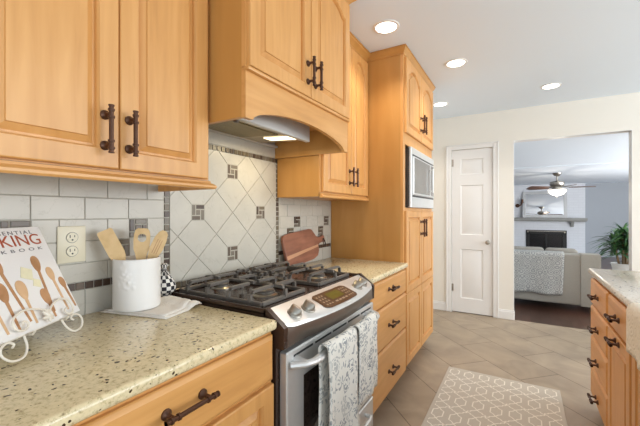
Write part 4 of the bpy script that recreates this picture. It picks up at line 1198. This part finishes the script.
downlight(-0.462, 2.983, 'recessed ceiling light right of the pantry top, second nearest the camera')
downlight(-0.789, 4.02, 'recessed ceiling light above the closet door')
downlight(0.25, 3.993, 'recessed ceiling light in front of the wide opening')

# ------------------------------------------------------------------ living room
# sofa seen from behind
SY = 5.46
t = thing('sofa', 'greige upholstered sofa seen from behind in the living room', 'sofa', (-0.16, SY, 0))
mb = MB(); mb.box(-1.02, 1.01, 0.0, 0.20, 0.075, 0.735, bev=0.025, seg=3); mb.build('backrest', M_SOFA, t, ang=60)
mb = MB(); mb.box(-1.0, 0.99, 0.05, 0.92, 0.075, 0.33, bev=0.02, seg=2); mb.build('base', M_SOFA, t, ang=60)
for x0, x1 in ((-1.03, -0.84), (0.82, 1.02)):
    mb = MB(); mb.loft([[(x, -0.012, 0.075), (x, -0.012, 0.725), (x, 0.0, 0.742), (x, 0.20, 0.742), (x, 0.26, 0.70), (x, 0.34, 0.63), (x, 0.92, 0.60), (x, 0.93, 0.58), (x, 0.93, 0.075)] for x in (x0, x0 + 0.012, x1 - 0.012, x1)]); mb.build('arm', M_SOFA, t, ang=40)
for x0, x1 in ((-0.83, -0.20), (-0.19, 0.44), (0.45, 0.815)):
    mb = MB(); mb.box(x0, x1, 0.16, 0.36, 0.42, 0.785, bev=0.05, seg=4); mb.build('back_cushion', M_SOFA, t, ang=70)
for x0, x1 in ((-0.83, -0.01), (0.0, 0.815)):
    mb = MB(); mb.box(x0, x1, 0.18, 0.92, 0.33, 0.47, bev=0.04, seg=3); mb.build('seat_cushion', M_SOFA, t, ang=70)
for x, y in ((-0.95, 0.06), (0.94, 0.06), (-0.95, 0.86), (0.94, 0.86)):
    mb = MB(); mb.cyl((x, y, 0), (x, y, 0.08), 0.022, 0.03, 12); mb.build('leg', M_FOOT, t)
# throw over the sofa back
prof = [(0.17, 0.7475), (0.06, 0.7485), (0.02, 0.7465), (-0.004, 0.735), (-0.012, 0.715)] + [(-0.013 - 0.006 * (k % 2), 0.715 - 0.525 * k / 16) for k in range(1, 17)]
mb = MB(); L = []
for y, z in prof:
    row = []
    for k in range(41):
        s = k / 40; dep = max(0, 0.73 - z) / 0.55
        row.append((-0.80 + 1.285 * s - 0.02 * dep * s, SY + y - 0.012 - 0.011 * math.sin(s * 24) * dep, z + (0.008 * math.sin(s * 20) if z < 0.3 else 0)))
    L.append(row)
mb.loft(L, close=False)
tag(mb.build('throw_blanket', M_THROW, None, ang=60, solid=0.008), 'grey patterned throw blanket hanging over the sofa back', 'blanket')

# fireplace: painted brick breast, firebox, mantel
FY = 12.36
t = thing('fireplace', 'white painted brick fireplace with a black firebox and grey mantel', 'fireplace', (0.66, FY, 0))
fx0, fx1, fz1 = -0.52, 0.49, 0.73
mb = MB()
for a, b_, z0, z1 in ((-2.3, fx0, 0, LZ), (fx1, 0.935, 0, LZ), (fx0, fx1, fz1, LZ)): mb.box(a, b_, 0, LY - FY - 0.002, z0, z1 - 0.002)
mb.build('chimney_breast', M_BRICK, t, smooth=False)
mb = MB(); mb.box(fx0, fx1, 0.22, 0.26, 0.05, fz1); mb.box(fx0, fx0 + 0.02, 0.0, 0.24, 0.05, fz1); mb.box(fx1 - 0.02, fx1, 0.0, 0.24, 0.05, fz1); mb.box(fx0, fx1, 0, 0.25, 0.0, 0.06)
mb.build('firebox', M_FIREB, t, smooth=False)
mb = MB()
for a, b_, z0, z1 in ((fx0 - 0.01, fx0 + 0.09, 0.05, fz1 + 0.02), (fx1 - 0.09, fx1 + 0.01, 0.05, fz1 + 0.02), (fx0 - 0.01, fx1 + 0.01, fz1 - 0.09, fz1 + 0.02), (-0.03, 0.0, 0.05, fz1 - 0.05)):
    mb.box(a, b_, -0.025, 0.0, z0, z1, bev=0.004)
mb.build('door_frame', M_FIREB, t)
boxo('glass_door', M_FIREG, t, fx0 + 0.08, fx1 - 0.08, 0.012, 0.018, 0.06, fz1 - 0.08)
mb = MB(); mb.box(fx0 + 0.02, fx1 - 0.02, -0.03, -0.024, fz1 - 0.02, fz1 - 0.005); 
for x in (fx0 + 0.04, fx1 - 0.04): mb.lathe([(0.022, 0), (0.02, 0.008)], (x, -0.025, fz1 - 0.035), (0, -1, 0), 12)
mb.build('brass_screen_rail', M_NICKEL, t)
mb = MB(); mb.box(-2.2, 0.965, -0.22, 0, 1.045, 1.125, bev=0.008); mb.box(-2.2, 0.95, -0.16, 0, 1.02, 1.05, bev=0.006); mb.build('mantel_shelf', M_MANTEL, t)
for x in (0.585, -1.6):
    mb = MB(); mb.loft([[(q, 0, 1.03), (q, -0.15, 1.03), (q, -0.13, 0.99), (q, -0.05, 0.92), (q, -0.03, 0.86), (q, 0, 0.86)] for q in (x, x + 0.08)]); mb.build('corbel', M_MANTEL, t)
mb = MB(); mb.box(-2.0, 0.9, -0.45, 0, 0, 0.05, bev=0.005); mb.build('hearth', M_BRICK, t)

# mirror leaning on the mantel
t = thing('wall_mirror', 'silver framed mirror leaning above the mantel, reflecting the fan', 'mirror', (0, 0, 0))
t.matrix_world = Matrix.Translation((0.60, FY - 0.10, 1.127)) @ Matrix.Rotation(R(-5.5), 4, 'X')
mw, mh = 0.565, 0.80
mb = MB()
for a, b_, z0, z1 in ((-mw, -mw + 0.085, 0, mh), (mw - 0.085, mw, 0, mh), (-mw + 0.08, mw - 0.08, 0, 0.085), (-mw + 0.08, mw - 0.08, mh - 0.085, mh)):
    mb.box(a, b_, -0.02, 0.015, z0, z1, bev=0.006)
mb.build('frame', M_SILVER, t)
boxo('glass', M_MIRROR, t, -mw + 0.075, mw - 0.075, -0.004, 0.008, 0.075, mh - 0.075)
# sconce left of the mirror
t = thing('wall_sconce', 'dark metal wall sconce at the left of the mirror', 'sconce', (-0.10, FY, 1.50))
mb = MB(); mb.lathe([(0.06, 0), (0.055, 0.015), (0.02, 0.03)], (0, 0, 0), (0, -1, 0), 16); mb.build('back_plate', M_BRONZE, t)
mb = MB(); mb.tube([(0, -0.02, 0), (0.03, -0.07, -0.02), (0.08, -0.10, 0.01), (0.13, -0.10, 0.08)], 0.018, 8); mb.build('arm', M_BRONZE, t)
mb = MB(); mb.lathe([(0.05, 0), (0.055, 0.012), (0.03, 0.016), (0.028, 0.11), (0.02, 0.115)], (0.13, -0.10, 0.08), (0, 0, 1), 14); mb.build('candle_cup', M_BRONZE, t)

# ceiling fan
t = thing('ceiling_fan', 'brushed nickel ceiling fan with dark blades and a lit glass bowl', 'ceiling fan', (0.672, 8.998, LZ))
mb = MB(); mb.lathe([(0.085, 0), (0.082, 0.02), (0.05, 0.06), (0.022, 0.075)], (0, 0, 0), (0, 0, -1), 24); mb.build('canopy', M_NICKEL, t)
mb = MB(); mb.cyl((0, 0, -0.07), (0, 0, -0.19), 0.016, seg=12); mb.build('downrod', M_NICKEL, t)
mb = MB(); mb.lathe([(0.03, 0.17), (0.11, 0.185), (0.135, 0.205), (0.135, 0.262), (0.12, 0.285), (0.09, 0.30), (0.09, 0.335), (0.155, 0.348), (0.155, 0.362)], (0, 0, 0), (0, 0, -1), 28); mb.build('motor', M_NICKEL, t)
mb = MB(); mb.lathe([(0.165, 0.36), (0.172, 0.375), (0.158, 0.42), (0.115, 0.465), (0.05, 0.49), (0.012, 0.495)], (0, 0, 0), (0, 0, -1), 28); mb.build('light_bowl', M_BOWL, t)
mb = MB(); mb.lathe([(0.012, 0.49), (0.018, 0.50), (0.006, 0.52)], (0, 0, 0), (0, 0, -1), 12); mb.build('finial', M_NICKEL, t)
for k in range(5):
    a = R(2 + 72 * k); Mr = Matrix.Rotation(a, 4, 'Z') @ Matrix.Translation((0, 0, -0.315)) @ Matrix.Rotation(R(12), 4, 'X')
    mb = MB(); mb.prism([(0.20, -0.055), (0.24, -0.062), (0.62, -0.075), (0.66, -0.06), (0.67, 0.0), (0.66, 0.06), (0.62, 0.075), (0.24, 0.062), (0.20, 0.055)], -0.004, 0.004, Mr)
    bl = mb.build('blade', M_FANB, t, ang=30)
    mb = MB(); mb.prism([(0.08, -0.018), (0.20, -0.028), (0.26, -0.03), (0.26, 0.03), (0.20, 0.028), (0.08, 0.018)], 0.004, 0.010, Mr); mb.build('blade_arm', M_NICKEL, bl)
d = bpy.data.lights.new('fan_lamp', 'POINT'); d.energy = 18; d.color = (1, 0.9, 0.75); d.shadow_soft_size = 0.12
o = bpy.data.objects.new('fan_lamp', d); C.objects.link(o); o.parent = t; o.location = (0, 0, -0.62)

# plant behind the island
PX, PY = 1.19, 6.05
t = thing('plant_stand', 'white plant stand half hidden behind the island counter', 'plant stand', (PX, PY, 0))
mb = MB(); mb.lathe([(0.16, 0.33), (0.165, 0.34), (0.165, 0.36), (0.16, 0.365)], (0, 0, 0), (0, 0, 1), 28); mb.build('top', M_TRIM, t)
for k in range(3):
    a = R(30 + 120 * k); mb = MB(); mb.cyl((0.16 * math.cos(a), 0.16 * math.sin(a), 0), (0.11 * math.cos(a), 0.11 * math.sin(a), 0.335), 0.014, 0.018, 10); mb.build('leg', M_TRIM, t)
t = thing('potted_plant', 'spiky dark green potted plant in the living room at right', 'plant', (PX, PY, 0.366))
mb = MB(); mb.lathe([(0.09, 0), (0.10, 0.01), (0.125, 0.20), (0.132, 0.205), (0.132, 0.225), (0.120, 0.225), (0.112, 0.19), (0.02, 0.188)], (0, 0, 0), (0, 0, 1), 28); mb.build('pot', M_POT, t)
mb = MB(); mb.lathe([(0.112, 0.19), (0.112, 0.2), (0.02, 0.205)], (0, 0, 0), (0, 0, 1), 20); mb.build('soil', M_SOIL, t)
rnd = random.Random(11)
canes = [(0.0, 0.02, 0.44), (0.07, -0.03, 0.33), (-0.07, 0.0, 0.30), (0.02, 0.05, 0.20), (0.05, 0.05, 0.42)]
for cx, cy, h in canes:
    mb = MB(); mb.tube([(cx * 0.6, cy * 0.6, 0.195), (cx, cy, 0.2 + h * 0.5), (cx * 1.3, cy * 1.3, 0.2 + h)], 0.013, 8); mb.build('cane', M_STALK, t)
def leaf(mb, p, az, el, L, w):
    d = Vector((math.cos(az) * math.cos(el), math.sin(az) * math.cos(el), math.sin(el)))
    side = Vector((-math.sin(az), math.cos(az), 0)); n = 7; ro = []
    for k in range(n + 1):
        s = k / n; q = Vector(p) + d * L * s - Vector((0, 0, 1)) * (L * 0.55 * s * s)
        ww = w * (math.sin(PI * min(1, 0.12 + s * 0.88)) ** 0.7) if s < 1 else 0.0008
        up = Vector((0, 0, 1)) * ww * 0.35
        ro.append([q - side * ww + up, q, q + side * ww + up])
    for a, b_ in zip(ro, ro[1:]):
        va = [mb.bm.verts.new(x) for x in a]; vb = [mb.bm.verts.new(x) for x in b_]
        for i in (0, 1): f = mb.bm.faces.new((va[i], va[i + 1], vb[i + 1], vb[i])); f.material_index = mb.mi
for cx, cy, h in canes:
    mb = MB()
    for k in range(64):
        mb.mi = rnd.choice((0, 0, 1))
        leaf(mb, (cx * 1.3, cy * 1.3, 0.2 + h * (1 - rnd.random() ** 1.5 * 0.55)), rnd.random() * 2 * PI, rnd.uniform(0.1, 1.35), rnd.uniform(0.22, 0.38), rnd.uniform(0.012, 0.019))
    o = mb.build('foliage', [M_LEAF, M_LEAF2], t, ang=60)
